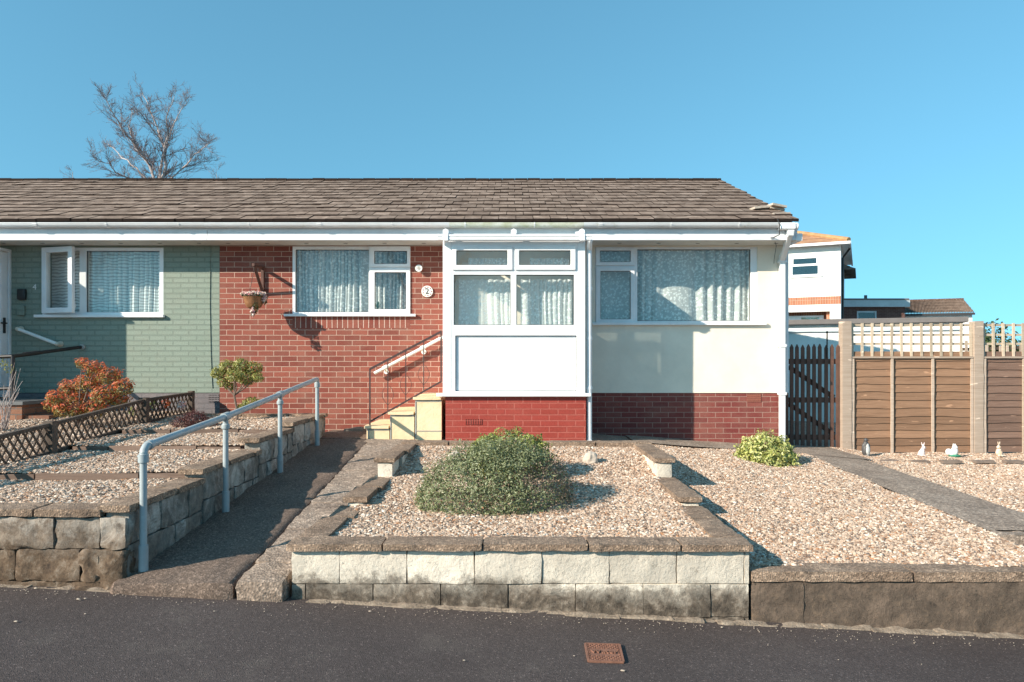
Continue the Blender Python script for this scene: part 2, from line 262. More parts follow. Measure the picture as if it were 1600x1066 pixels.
# ------------------------------------------------------------------ mesh builder
class MB:
    def __init__(s): s.v = []; s.f = []; s.smooth = False
    def add(s, vs, fs):
        o = len(s.v); s.v += [tuple(p) for p in vs]; s.f += [tuple(i+o for i in q) for q in fs]
    def box(s, x0, x1, y0, y1, z0, z1):
        s.add([(x0, y0, z0), (x1, y0, z0), (x1, y1, z0), (x0, y1, z0), (x0, y0, z1), (x1, y0, z1), (x1, y1, z1), (x0, y1, z1)],
              [(0, 3, 2, 1), (4, 5, 6, 7), (0, 1, 5, 4), (1, 2, 6, 5), (2, 3, 7, 6), (3, 0, 4, 7)])
    def hexa(s, p):   # 8 points: bottom 4 ccw, top 4 ccw
        s.add(p, [(0, 3, 2, 1), (4, 5, 6, 7), (0, 1, 5, 4), (1, 2, 6, 5), (2, 3, 7, 6), (3, 0, 4, 7)])
    def bar(s, a, b, w, h, up=(0, 0, 1)):
        a = Vector(a); b = Vector(b); d = (b-a).normalized(); u = Vector(up)
        if abs(d.dot(u)) > .98: u = Vector((0, 1, 0))
        sx = d.cross(u).normalized(); u = sx.cross(d).normalized()
        P = []
        for c in (a, b):
            for (i, j) in ((-1, -1), (1, -1), (1, 1), (-1, 1)): P.append(c+sx*i*w/2+u*j*h/2)
        s.add(P, [(0, 1, 2, 3)[::-1], (4, 5, 6, 7), (0, 1, 5, 4), (1, 2, 6, 5), (2, 3, 7, 6), (3, 0, 4, 7)])
    def tube(s, pts, r, n=10, cap=True):
        pts = [Vector(p) for p in pts]; rs = r if isinstance(r, (list, tuple)) else [r]*len(pts)
        o = len(s.v); pu = None
        for i, p in enumerate(pts):
            d = (pts[min(i+1, len(pts)-1)]-pts[max(i-1, 0)]).normalized()
            if pu is None:
                pu = Vector((0, 0, 1)) if abs(d.z) < .9 else Vector((1, 0, 0))
            u = (pu-d*pu.dot(d)).normalized(); pu = u; w = d.cross(u)
            for k in range(n):
                a = 2*math.pi*k/n; s.v.append(tuple(p+(u*math.cos(a)+w*math.sin(a))*rs[i]))
        for i in range(len(pts)-1):
            for k in range(n):
                a = o+i*n+k; b = o+i*n+(k+1) % n; s.f.append((a, b, b+n, a+n))
        if cap:
            s.f.append(tuple(o+k for k in range(n))[::-1]); s.f.append(tuple(o+(len(pts)-1)*n+k for k in range(n)))
    def plate(s, outer, holes, d0, d1, axis='y'):
        u0, u1, v0, v1 = outer
        us = sorted({u0, u1, *[h[0] for h in holes], *[h[1] for h in holes]}); vs = sorted({v0, v1, *[h[2] for h in holes], *[h[3] for h in holes]})
        us = [u for u in us if u0 <= u <= u1]; vs = [v for v in vs if v0 <= v <= v1]
        def solid(i, j):
            if i < 0 or j < 0 or i >= len(us)-1 or j >= len(vs)-1: return False
            cu = (us[i]+us[i+1])/2; cv = (vs[j]+vs[j+1])/2
            return not any(h[0] < cu < h[1] and h[2] < cv < h[3] for h in holes)
        idx = {}
        def V(i, j, k):
            if (i, j, k) not in idx:
                u, v, d = us[i], vs[j], (d0, d1)[k]
                idx[(i, j, k)] = len(s.v); s.v.append((u, d, v) if axis == 'y' else (d, u, v))
            return idx[(i, j, k)]
        for i in range(len(us)-1):
            for j in range(len(vs)-1):
                if not solid(i, j): continue
                s.f.append((V(i, j, 0), V(i+1, j, 0), V(i+1, j+1, 0), V(i, j+1, 0)))
                s.f.append((V(i, j, 1), V(i, j+1, 1), V(i+1, j+1, 1), V(i+1, j, 1)))
                if not solid(i-1, j): s.f.append((V(i, j, 0), V(i, j+1, 0), V(i, j+1, 1), V(i, j, 1)))
                if not solid(i+1, j): s.f.append((V(i+1, j, 0), V(i+1, j, 1), V(i+1, j+1, 1), V(i+1, j+1, 0)))
                if not solid(i, j-1): s.f.append((V(i, j, 0), V(i, j, 1), V(i+1, j, 1), V(i+1, j, 0)))
                if not solid(i, j+1): s.f.append((V(i, j+1, 0), V(i+1, j+1, 0), V(i+1, j+1, 1), V(i, j+1, 1)))
    def rough(s, x0, x1, y0, y1, z0, z1, step=0.05, amp=0.008, seed=0, rnd=0.02, fz=None):
        """rounded, noise-displaced block"""
        def div(a, b): return max(1, min(30, int(round((b-a)/step))))
        nx, ny, nz = div(x0, x1), div(y0, y1), div(z0, z1)
        idx = {}; c = Vector(((x0+x1)/2, (y0+y1)/2, (z0+z1)/2)); hx, hy, hz = (x1-x0)/2, (y1-y0)/2, (z1-z0)/2
        def V(i, j, k):
            if (i, j, k) in idx: return idx[(i, j, k)]
            p = Vector((x0+(x1-x0)*i/nx, y0+(y1-y0)*j/ny, z0+(z1-z0)*k/nz)); q = p-c
            r_ = min(rnd, hx*.9, hy*.9, hz*.9)
            cl = Vector((max(-hx+r_, min(hx-r_, q.x)), max(-hy+r_, min(hy-r_, q.y)), max(-hz+r_, min(hz-r_, q.z))))
            dd = q-cl
            nrm = dd.normalized() if dd.length > 1e-6 else Vector((0, 0, 0))
            if sum(1 for t in dd if abs(t) > 1e-6) > 1: q = cl+nrm*r_
            p2 = c+q+nrm*amp*(mn.noise(p*9+Vector((seed*3.1, 0, 0)))*1.2+mn.noise(p*26+Vector((0, seed, 0)))*.8+mn.noise(p*55+Vector((0, seed, 4)))*.4)
            if fz: p2.z += fz(p2)
            idx[(i, j, k)] = len(s.v); s.v.append(tuple(p2)); return idx[(i, j, k)]
        for i in range(nx):
            for j in range(ny):
                s.f.append((V(i, j, 0), V(i, j+1, 0), V(i+1, j+1, 0), V(i+1, j, 0))); s.f.append((V(i, j, nz), V(i+1, j, nz), V(i+1, j+1, nz), V(i, j+1, nz)))
        for i in range(nx):
            for k in range(nz):
                s.f.append((V(i, 0, k), V(i+1, 0, k), V(i+1, 0, k+1), V(i, 0, k+1))); s.f.append((V(i, ny, k), V(i, ny, k+1), V(i+1, ny, k+1), V(i+1, ny, k)))
        for j in range(ny):
            for k in range(nz):
                s.f.append((V(0, j, k), V(0, j, k+1), V(0, j+1, k+1), V(0, j+1, k))); s.f.append((V(nx, j, k), V(nx, j+1, k), V(nx, j+1, k+1), V(nx, j, k+1)))
    def ball(s, c, r, nu=12, nv=8, rot=None, amp=0, seed=0):
        o = len(s.v); c = Vector(c); r = Vector(r) if not isinstance(r, (int, float)) else Vector((r, r, r))
        def P(th, ph):
            q = Vector((math.cos(ph)*math.cos(th)*r.x, math.cos(ph)*math.sin(th)*r.y, math.sin(ph)*r.z))
            if amp: q *= 1+amp*mn.noise(q.normalized()*2.3+Vector((seed, seed, 0)))
            if rot: q = rot @ q
            return tuple(c+q)
        s.v.append(P(0, -math.pi/2))
        for j in range(1, nv):
            for i in range(nu): s.v.append(P(2*math.pi*i/nu, -math.pi/2+math.pi*j/nv))
        s.v.append(P(0, math.pi/2)); top = len(s.v)-1
        for i in range(nu):
            s.f.append((o, o+1+(i+1) % nu, o+1+i)); a = o+1+(nv-2)*nu; s.f.append((top, a+i, a+(i+1) % nu))
        for j in range(nv-2):
            for i in range(nu):
                a = o+1+j*nu; s.f.append((a+i, a+(i+1) % nu, a+nu+(i+1) % nu, a+nu+i))
    def disc(s, c, r, th, axis='y', n=24):
        c = Vector(c); d = Vector((0, th/2, 0)) if axis == 'y' else (Vector((0, 0, th/2)) if axis == 'z' else Vector((th/2, 0, 0)))
        s.tube([c-d, c+d], r, n)
    def build(s, name, m, parent=None, origin=None, bevel=0, seg=2, smooth=False, props=None):
        me = bpy.data.meshes.new(name)
        off = Vector(parent['_w']) if parent and '_w' in parent else Vector(origin or (0, 0, 0))
        me.from_pydata([(p[0]-off.x, p[1]-off.y, p[2]-off.z) for p in s.v], [], s.f)
        me.materials.append(MT[m] if isinstance(m, str) else m)
        bm = bmesh.new(); bm.from_mesh(me); bmesh.ops.recalc_face_normals(bm, faces=bm.faces); bm.to_mesh(me); bm.free()
        me.update()
        if smooth or s.smooth:
            me.polygons.foreach_set('use_smooth', [True]*len(me.polygons))
            me.set_sharp_from_angle(angle=R(40))
        o = bpy.data.objects.new(name, me); C.objects.link(o)
        if parent is not None:
            o.parent = parent; w = Vector(parent['_w']); o['_w'] = tuple(w)
        else:
            o.location = off; o['_w'] = tuple(off)
        if bevel:
            bv = o.modifiers.new('bevel', 'BEVEL'); bv.width = bevel; bv.segments = seg; bv.limit_method = 'ANGLE'; bv.angle_limit = R(40)
        return o
def tag(o, label=None, cat=None, group=None, kind=None):
    if label: o['label'] = label
    if cat: o['category'] = cat
    if group: o['group'] = group
    if kind: o['kind'] = kind
    return o
def thing(name, loc, label, cat, group=None):
    o = bpy.data.objects.new(name, None); C.objects.link(o); o.location = loc; o['_w'] = tuple(loc); o.empty_display_size = .1
    return tag(o, label, cat, group)
def P(): return MB()
def qbox(name, m, parent, *a, bevel=0, **k):
    b = MB(); b.box(*a); return b.build(name, m, parent, bevel=bevel, **k)
def children(o): return [c for c in bpy.data.objects if c.parent == o]
def copy_tree(o, loc=None, rz=None, label=None, parent=None):
    c = o.copy(); C.objects.link(c)
    if parent: c.parent = parent
    if loc: c.location = loc
    if rz is not None: c.rotation_euler.z = rz
    if label: c['label'] = label
    for ch in children(o):
        copy_tree(ch, parent=c)
    return c

# ------------------------------------------------------------------ ground levels
def roadz(x): x = max(-14, min(14, x)); return 0.043-0.0512*x
def rampz(y): return 0.26+0.099*(max(4.6, min(9.45, y))-4.85)
def walkz(x): return 0.69 if x < 0.9 else max(0.36, 0.69-0.075*(x-0.9))
def midz(x, y):
    for (a, za), (c, zc) in zip(((4.5, .432), (6.15, .478), (7.2, .56), (8.4, .71)), ((6.15, .478), (7.2, .56), (8.4, .71), (9, .78))):
        if y <= c: return za+(zc-za)*(y-a)/(c-a)
    return .78
def rightz(x, y):
    t = max(0, min(1, (y-5.1)/4.6)); return 0.285*(1-t)+walkz(x)*t-0.012*max(0, x-4)
def leftz(x, y):
    if y < 6.13: return 0.685+0.02*(y-5)
    if y < 7.38: return 0.765+0.03*(y-6.13)
    if y < 8.32: return 0.85+0.03*(y-7.38)
    return 0.93+0.03*(y-8.32)
def nbrz(x, y): return 0.69+0.055*(y-5)
def sheet(mb, x0, x1, y0, y1, zf, step=0.15, amp=0.0):
    nx = max(1, int((x1-x0)/step)); ny = max(1, int((y1-y0)/step)); o = len(mb.v)
    for j in range(ny+1):
        for i in range(nx+1):
            x = x0+(x1-x0)*i/nx; y = y0+(y1-y0)*j/ny
            mb.v.append((x, y, zf(x, y)+amp*mn.noise(Vector((x*1.7, y*1.7, 3)))))
    for j in range(ny):
        for i in range(nx):
            a = o+j*(nx+1)+i; mb.f.append((a, a+1, a+nx+2, a+nx+1))

# terrain, one sheet to the horizon
b = MB(); xs = [-600, -200, -60, -30, -14, -8, -4, 0, 4, 8, 14, 30, 60, 200, 600]; ys = [-600, -100, -20, -3, 5, 12, 20, 40, 100, 300, 900]
for y in ys:
    for x in xs: b.v.append((x, y, roadz(x)-0.06))
for j in range(len(ys)-1):
    for i in range(len(xs)-1):
        a = j*len(xs)+i; b.f.append((a, a+1, a+len(xs)+1, a+len(xs)))
tag(b.build('ground', 'soil'), 'bare earth ground around the gardens and houses', kind='structure')
b = MB(); sheet(b, -14, 14, -4.5, 4.93, lambda x, y: roadz(x), 0.25, 0.008)
tag(b.build('road', 'asphalt', smooth=True), 'dark grey tarmac road sloping down to the right', kind='structure')
b = MB(); sheet(b, 3.6, 16, 11.05, 26, lambda x, y: 0.30-0.02*(x-4), 1.0)
tag(b.build('yard_ground', 'strip'), 'concrete yard beyond the gate', kind='structure')

# pale mortar / rubble fillet where the walls meet the road
b = MB()
x = -6.5
while x < 6.6:
    w = rng.uniform(0.10, 0.5); y0 = 4.825+rng.uniform(-.012, .012)
    if not (-2.55 < x < -1.45): b.rough(x, x+w, y0, 4.95, roadz(x+w/2)-.05, roadz(x+w/2)+rng.uniform(.004, .012), 0.04, 0.012, x, 0.006, lambda p, xc=x+w/2: -.0512*(p.x-xc))
    x += w-.01
tag(b.build('kerb_mortar', 'rubble', smooth=True), 'pale crumbling mortar strip along the foot of the walls', kind='structure')

# ramp
b = MB(); b.rough(-2.66, -1.82, 4.80, 9.5, -0.1, 0.26, 0.05, 0.016, 3, 0.05, lambda p: 0.099*(p.y-4.85) if p.z > 0 else 0)
b.rough(-2.6, -1.85, 9.45, 10.52, 0.2, 0.72, 0.06, 0.008, 4, 0.02)
for i in range(0):   # broken aggregate along the lip
    x = rng.uniform(-2.45, -1.6); b.ball((x, 4.80+rng.uniform(-.01, .02), roadz(x)+rng.uniform(.0, .07)), rng.uniform(.008, .03), 7, 5, amp=.6, seed=i)
tag(b.build('ramp', 'ramp', smooth=True), 'dark rough tarmac ramp rising from the road to the yellow steps', kind='structure')
b = MB(); b.rough(-1.813, -1.50, 4.80, 5.15, -0.1, 0.262, 0.04, 0.010, 5, 0.02, lambda p: 0.099*(p.y-4.85) if p.z > 0 else 0)
y = 5.152
while y < 9.2:
    l_ = rng.uniform(.55, .9); b.rough(-1.813, -1.2, y, min(9.26, y+l_-.006), 0.0, 0.264, 0.05, 0.012, y, 0.012, lambda p: 0.099*(p.y-4.85) if p.z > 0 else 0); y += l_
tag(b.build('path_strip', 'strip', smooth=True), 'brown weathered paving strip between the tarmac ramp and the raised bed', kind='structure')
b = MB()
sheet(b, -1.24, 1.62, 8.62, 10.52, lambda x, y: walkz(x)-0.003, 0.12, 0.01)
b.rough(-1.9, -1.235, 9.25, 9.52, .3, .70, .05, .012, 6, .02)
sheet(b, 1.62, 4.75, 9.62, 11.2, lambda x, y: walkz(x)+0.012, 0.12, 0.012)
sheet(b, 3.86, 4.62, 5.95, 9.62, lambda x, y: rightz(x, y)+0.014, 0.10, 0.012)
b.rough(3.86, 4.62, 5.80, 5.97, 0.1, rightz(4.2, 5.9)+.018, 0.05, .012, 9, .02)
b.rough(3.86, 4.62, 5.2, 5.78, 0.0, rightz(4.2, 5.5)-.06, 0.05, .012, 9, .02)
tag(b.build('path', 'strip', smooth=True), 'grey brown concrete path along the house and down past the gate', kind='structure')

# ------------------------------------------------------------------ gravel (uncountable stones)
def gravel_nodes():
    ng = bpy.data.node_groups.new('gravel_scatter', 'GeometryNodeTree')
    ng.interface.new_socket('Geometry', in_out='INPUT', socket_type='NodeSocketGeometry')
    s = ng.interface.new_socket('Density', in_out='INPUT', socket_type='NodeSocketFloat'); s.default_value = 2200
    ng.interface.new_socket('Geometry', in_out='OUTPUT', socket_type='NodeSocketGeometry')
    n, l = ng.nodes, ng.links
    gi = n.new('NodeGroupInput'); go = n.new('NodeGroupOutput')
    dp = n.new('GeometryNodeDistributePointsOnFaces'); l.new(gi.outputs[0], dp.inputs['Mesh']); l.new(gi.outputs[1], dp.inputs['Density'])
    jn = n.new('GeometryNodeJoinGeometry')
    for k in range(6):
        ico = n.new('GeometryNodeMeshIcoSphere'); ico.inputs['Radius'].default_value = 1; ico.inputs['Subdivisions'].default_value = 2
        nt_ = n.new('ShaderNodeTexNoise'); nt_.noise_dimensions = '4D'; nt_.inputs['W'].default_value = k*7.3; nt_.inputs['Scale'].default_value = 0.9; nt_.inputs['Detail'].default_value = 2
        sb = n.new('ShaderNodeVectorMath'); sb.operation = 'SUBTRACT'; sb.inputs[1].default_value = (.5, .5, .5); l.new(nt_.outputs['Color'], sb.inputs[0])
        sc_ = n.new('ShaderNodeVectorMath'); sc_.operation = 'SCALE'; sc_.inputs[3].default_value = 1.9; l.new(sb.outputs[0], sc_.inputs[0])
        sp = n.new('GeometryNodeSetPosition'); l.new(ico.outputs[0], sp.inputs['Geometry']); l.new(sc_.outputs[0], sp.inputs['Offset'])
        tr = n.new('GeometryNodeTransform'); tr.inputs['Scale'].default_value = (1.25, 0.85, 0.55+0.08*(k % 3)); l.new(sp.outputs[0], tr.inputs['Geometry'])
        sm = n.new('GeometryNodeSetMaterial'); sm.inputs['Material'].default_value = MT['gravel']; l.new(tr.outputs[0], sm.inputs[0])
        g2 = n.new('GeometryNodeGeometryToInstance'); l.new(sm.outputs[0], g2.inputs[0]); l.new(g2.outputs[0], jn.inputs[0])
    ip = n.new('GeometryNodeInstanceOnPoints'); l.new(dp.outputs['Points'], ip.inputs['Points']); l.new(jn.outputs[0], ip.inputs['Instance']); ip.inputs['Pick Instance'].default_value = True
    ri = n.new('FunctionNodeRandomValue'); ri.data_type = 'INT'; ri.inputs[4].default_value = 0; ri.inputs[5].default_value = 5; l.new(ri.outputs[2], ip.inputs['Instance Index'])
    rr = n.new('FunctionNodeRandomValue'); rr.data_type = 'FLOAT_VECTOR'; rr.inputs[0].default_value = (-.6, -.6, 0); rr.inputs[1].default_value = (.6, .6, 6.28); l.new(rr.outputs[0], ip.inputs['Rotation'])
    rs = n.new('FunctionNodeRandomValue'); rs.data_type = 'FLOAT'; rs.inputs[2].default_value = 0.0; rs.inputs[3].default_value = 1.0; rs.inputs['Seed'].default_value = 5
    pw = n.new('ShaderNodeMath'); pw.operation = 'POWER'; pw.inputs[1].default_value = 2.4; l.new(rs.outputs[1], pw.inputs[0])
    ma = n.new('ShaderNodeMath'); ma.operation = 'MULTIPLY_ADD'; ma.inputs[1].default_value = 0.009; ma.inputs[2].default_value = 0.0080; l.new(pw.outputs[0], ma.inputs[0])
    l.new(ma.outputs[0], ip.inputs['Scale'])
    j2 = n.new('GeometryNodeJoinGeometry'); l.new(ip.outputs[0], j2.inputs[0]); l.new(gi.outputs[0], j2.inputs[0]); l.new(j2.outputs[0], go.inputs[0])
    return ng
GN = gravel_nodes()
def gravel(name, mb, label, dens):
    o = mb.build(name, 'gravelbase'); tag(o, label, 'gravel', kind='stuff')
    md = o.modifiers.new('scatter', 'NODES'); md.node_group = GN
    for it in GN.interface.items_tree:
        if it.name == 'Density': md[it.identifier] = float(dens)
    return o
b = MB(); sheet(b, -1.34, 1.43, 5.03, 8.5, midz, .12, .03)
gravel('gravel', b, 'tan and white pea gravel filling the raised bed around the large bush', 5600)
b = MB(); sheet(b, 1.56, 3.87, 5.02, 9.66, rightz, .12, .04)
gravel('gravel', b, 'tan gravel between the raised bed and the narrow path, behind the low brown wall', 5600)
b = MB(); sheet(b, 4.61, 8.6, 5.05, 11.05, rightz, .12, .04); sheet(b, 3.86, 6.5, 5.02, 5.2, rightz, .12)
gravel('gravel', b, 'pale gravel in front of the wooden fence where the animal ornaments stand', 5000)
b = MB()
for y0, y1 in ((5.02, 6.12), (6.14, 7.37), (7.39, 8.31), (8.33, 9.66)): sheet(b, -4.46, -2.6, y0, y1, leftz, .12, .03)
gravel('gravel', b, 'brown gravel in terraces between the lattice fence and the stepped white wall', 5000)
b = MB(); sheet(b, -8.2, -4.5, 5.02, 10.45, nbrz, .15, .04)
gravel('gravel', b, 'gravel of the neighbouring garden behind the lattice fence', 2200)

# ------------------------------------------------------------------ garden walls
def blocks_x(mb, x0, x1, y0, y1, top, bot, ch, bl, seed, amp=.005, rnd=.006, first=0.0, jit=.0):
    r = random.Random(seed); z = top; k = 0
    while z > bot:
        x = x0-(first+(bl/2 if k % 2 else 0)) % bl
        while x < x1:
            w = bl*r.uniform(1-jit, 1+jit); a = max(x0, x); c = min(x1, x+w-.003)
            if c-a > .03: mb.rough(a, c, y0+r.uniform(-.006, .006), y1, z-ch+.0025, z, .03, amp, r.random()*50, rnd)
            x += w
        z -= ch; k += 1
def blocks_y(mb, y0, y1, x0, x1, top, botf, ch, bl, seed, amp=.010, rnd=.014):
    r = random.Random(seed); z = top; k = 0
    while z > botf(y0)-.02 and k < 5:
        y = y0-(bl/2 if k % 2 else 0)
        while y < y1:
            a = max(y0, y); c = min(y1, y+bl-.006)
            if c-a > .03 and z > botf(a)-.05: 
                j = r.uniform(-.005, .005)+.02*((a+c)/2-4.9); mb.rough(x0+j, x1+j, a, c, z-ch+.006, z, .035, amp, r.random()*50, rnd)
            y += bl
        z -= ch; k += 1
def coping_x(mb, x0, x1, y0, y1, z0, z1, ln, seed, jit=.15):
    r = random.Random(seed); x = x0
    while x < x1-.02:
        w = min(x1-x, ln*r.uniform(1-jit, 1+jit));
        if x1-x-w < .12: w = x1-x
        dz = r.uniform(-.003, .003); mb.rough(x, x+w-.004, y0+r.uniform(-.004, .004), y1, z0+dz, z1+dz, .05, .006, r.random()*40, .012); x += w
def coping_y(mb, y0, y1, xf0, xf1, z0, z1, ln, seed, tilt=0):
    r = random.Random(seed); y = y0
    while y < y1-.02:
        w = min(y1-y, ln*r.uniform(.85, 1.15))
        if y1-y-w < .1: w = y1-y
        xa, xb = xf0(y), xf1(y); mb.rough(xa, xb, y, y+w-.004, z0, z1, .05, .006, r.random()*40, .012, (lambda p, y0=y0: tilt*(p.y-y0)))
        y += w
# raised bed
gw = thing('raised_bed_wall', (0.05, 4.95, 0), 'raised bed wall of flaking white painted blocks with brown stepped coping', 'garden wall')
b = MB(); blocks_x(b, -1.47, 1.58, 4.885, 5.06, 0.437, -0.12, 0.222, 0.45, 11, first=.13)
xl = lambda y: -1.47+.063*(y-4.95)
segs = [(5.06, 6.20, .437), (6.15, 7.22, .515), (7.18, 8.62, .705)]
for i, (a, c, t) in enumerate(segs):
    y = a
    while y < c:
        e = min(c, y+.45); b.rough(xl(y)+.01, xl(y)+.16, y, e-.008, t-.215, t, .05, .01, y*7, .014)
        b.rough(xl(y)+.01, xl(y)+.16, y, e-.008, t-.44, t-.22, .05, .01, y*5, .014)
        b.rough(1.42, 1.57, y, e-.008, t-.215, t, .05, .01, y*9, .014)
        b.rough(1.42, 1.57, y, e-.008, t-.44, t-.22, .05, .01, y*3, .014); y += .45
b.rough(-1.2, 1.5, 8.5, 8.62, .3, .72, .06, .008, 2, .014)
b.build('blockwork', 'whiteblock', gw, smooth=True)
b = MB(); b.box(-1.44, 1.55, 4.91, 5.03, -.1, .43); b.build('mortar_core', 'darkmortar', gw)
b = MB(); coping_x(b, -1.50, 1.605, 4.845, 5.075, .440, .491, .62, 5)
for i, (a, c, t) in enumerate([(5.08, 6.2, .437), (6.13, 7.22, .515), (7.16, 8.43, .705)]):
    coping_y(b, a, c, lambda y: xl(y)-.025, lambda y: xl(y)+.185, t+.003, t+.052, .6, i)
    coping_y(b, a, c, lambda y: 1.39, lambda y: 1.60, t+.003, t+.052, .6, i+5)
coping_x(b, -1.28, 1.62, 8.435, 8.66, .708, .77, .6, 8)
b.build('coping', 'coping', gw, smooth=True)
# stepped wall beside the ramp
gw = thing('stepped_garden_wall', (-2.56, 5, .2), 'stepped wall of worn whitewashed blocks along the left of the ramp', 'garden wall')
b = MB(); c_ = MB()
for i, (a, e, t) in enumerate([(4.90, 6.06, .695), (6.02, 7.32, .775), (7.28, 8.38, .895), (8.32, 9.72, .965)]):
    blocks_y(b, a+(.02 if i else 0), e, -2.725, -2.570, t-.005, lambda y: rampz(y), .222, .45, 20+i,   .012, .010)
    coping_y(c_, a-.04 if i == 0 else a-.05, e, lambda y: -2.755+.02*(y-4.9), lambda y: -2.535+.02*(y-4.9), t, t+.052, .62, i+2)
coping_x(c_, -4.1, -2.44, 9.60, 9.75, .965, 1.012, .6, 3)
b.rough(-4.1, -2.5, 9.62, 9.73, .6, .96, .08, .01, 1, .01)
b.build('blockwork', 'greyblock', gw, smooth=True); c_.build('coping', 'coping', gw, smooth=True)
b = MB(); b.box(-2.71, -2.60, 4.92, 9.6, .1, .66); b.build('mortar_core', 'darkmortar', gw)
# left front stone wall
gw = thing('stone_retaining_wall', (-4.5, 4.95, .2), 'rough brown and white stone retaining wall beside the road on the left', 'garden wall')
b = MB(); blocks_x(b, -7.0, -2.745, 4.87, 5.05, .665, .05, .215, .46, 31, .016, .014, first=.2, jit=.10)
b.rough(-2.74, -2.565, 4.865, 5.04, .452, .665, .03, .016, 5, .02); b.rough(-2.80, -2.56, 4.865, 5.0, .2, .448, .03, .02, 6, .02)
b.rough(-2.95, -2.52, 4.83, 4.95, .08, .20, .03, .03, 8, .04)
b.build('stonework', 'stone', gw, smooth=True)
b = MB(); b.box(-7, -2.6, 4.91, 5.03, -.1, .66); b.build('mortar_core', 'darkmortar', gw)
b = MB(); coping_x(b, -7, -2.72, 4.845, 5.08, .668, .724, .42, 4, .3); b.build('coping', 'coping', gw, smooth=True)
# low wall right
gw = thing('low_garden_wall', (3.5, 5, 0), 'low dark brown concrete wall with rounded top, right of the white block wall', 'garden wall')
b = MB(); blocks_x(b, 1.60, 7.2, 4.90, 5.08, .225, -.42, .36, 2.3, 41, .010, .006, first=1.95)
b.build('wall_body', 'lowwall', gw, smooth=True)
b = MB(); coping_x(b, 1.595, 7.2, 4.885, 5.10, .226, .298, 1.15, 8, .1)
b.build('rounded_coping', 'coping', gw, smooth=True)
b = MB(); b.box(1.6, 7.2, 4.93, 5.05, -.5, .22); b.build('mortar_core', 'darkmortar', gw)

# timber edging of the left terraces
for (y, z, lab) in ((6.13, .765, 'lowest timber edging board across the left gravel bed, nearest the road'), (7.38, .845, 'middle timber edging board across the left gravel bed'), (8.32, .93, 'top timber edging board across the left gravel bed, nearest the house')):
    b = MB(); x = -4.42
    while x < -2.72:
        w = min(rng.uniform(.35, .9), -2.72-x); b.rough(x, x+w-.01, y-.014, y+.014, z-.14, z+rng.uniform(-.006, .01), .06, .006, x, .006); x += w
    tag(b.build('timber_edging', 'edging', origin=(-3.6, y, z-.1), smooth=True), lab, 'garden edging', 'timber edging of the left bed')

# ------------------------------------------------------------------ windows
def window(house, Yw, outer, panes, sashes, mainpanes, sill, deep=.035, glass='glass', frame='upvc', sillm='upvc'):
    """outer/panes/sashes in metres (x0,x1,z0,z1); frame mesh is the part, sash, pane and sill its sub-parts"""
    b = MB(); b.plate(outer, [tuple(p) for p in mainpanes]+[tuple(s[0]) for s in sashes], Yw+deep-.035, Yw+deep+.05)
    w = b.build('window', frame, house, bevel=.004)
    for p in mainpanes:
        g = MB(); g.box(p[0]-.01, p[1]+.01, Yw+deep+.005, Yw+deep+.011, p[2]-.01, p[3]+.01); g.build('pane', glass, w)
        g = MB(); g.plate((p[0]-.001, p[1]+.001, p[2]-.001, p[3]+.001), [(p[0]+.007, p[1]-.007, p[2]+.007, p[3]-.007)], Yw+deep-.012, Yw+deep+.004); g.build('gasket', 'black', w)
    for (o_, p) in sashes:
        g = MB(); g.plate((o_[0]-.012, o_[1]+.012, o_[2]-.012, o_[3]+.012), [p], Yw+deep-.058, Yw+deep-.002); g.build('sash', frame, w, bevel=.009, seg=2)
        g = MB(); g.box(p[0]-.01, p[1]+.01, Yw+deep-.028, Yw+deep-.022, p[2]-.01, p[3]+.01); g.build('pane', glass, w)
        g = MB(); g.plate((p[0]-.001, p[1]+.001, p[2]-.001, p[3]+.001), [(p[0]+.006, p[1]-.006, p[2]+.006, p[3]-.006)], Yw+deep-.042, Yw+deep-.029); g.build('gasket', 'black', w)
    if sill:
        g = MB(); g.box(sill[0], sill[1], Yw-.055, Yw+deep+.04, sill[2], sill[3]); g.build('sill', sillm, w, bevel=.005)
    return w
def rc(x0, x1, y0, y1, Y): return (X(x0, Y), X(x1, Y), Z(y1, Y), Z(y0, Y))
def curtain(x0, x1, z0, z1, Y, label, m='lace', seed=0, amp=.045, gather=1.0, group=None, wl=.085):
    r = random.Random(seed); n = int((x1-x0)/.008); b = MB(); ph = 0; nz = 10
    prof = []
    for i in range(n+1):
        q_ = 1+.75*math.sin(i*.021+seed)+.35*math.sin(i*.063+2*seed); ph += .008/wl*2*math.pi*max(.15, q_)*r.uniform(.4, 1.6); prof.append((math.sin(ph)*amp*(.75+.35*math.sin(i*.037+seed*3))+math.sin(ph*.37+seed)*amp*.4, math.cos(ph)*.010))
    for j in range(nz+1):
        t = j/nz
        for i in range(n+1):
            x = x0+(x1-x0)*i/n; w = .75+.4*(1-t)
            b.v.append((x+prof[i][1]*w+.012*math.sin(t*3+i*.05+seed)*(1-t), Y+prof[i][0]*w, z0+(z1-z0)*t+(0.006*math.sin(i*.5) if j in (0, nz) else 0)))
    for j in range(nz):
        for i in range(n):
            a = j*(n+1)+i; b.f.append((a, a+1, a+n+2, a+n+1))
    o = b.build('lace_curtain', m, origin=((x0+x1)/2, Y, z0), smooth=True)
    return tag(o, label, 'curtain', group or 'lace curtains behind the windows')
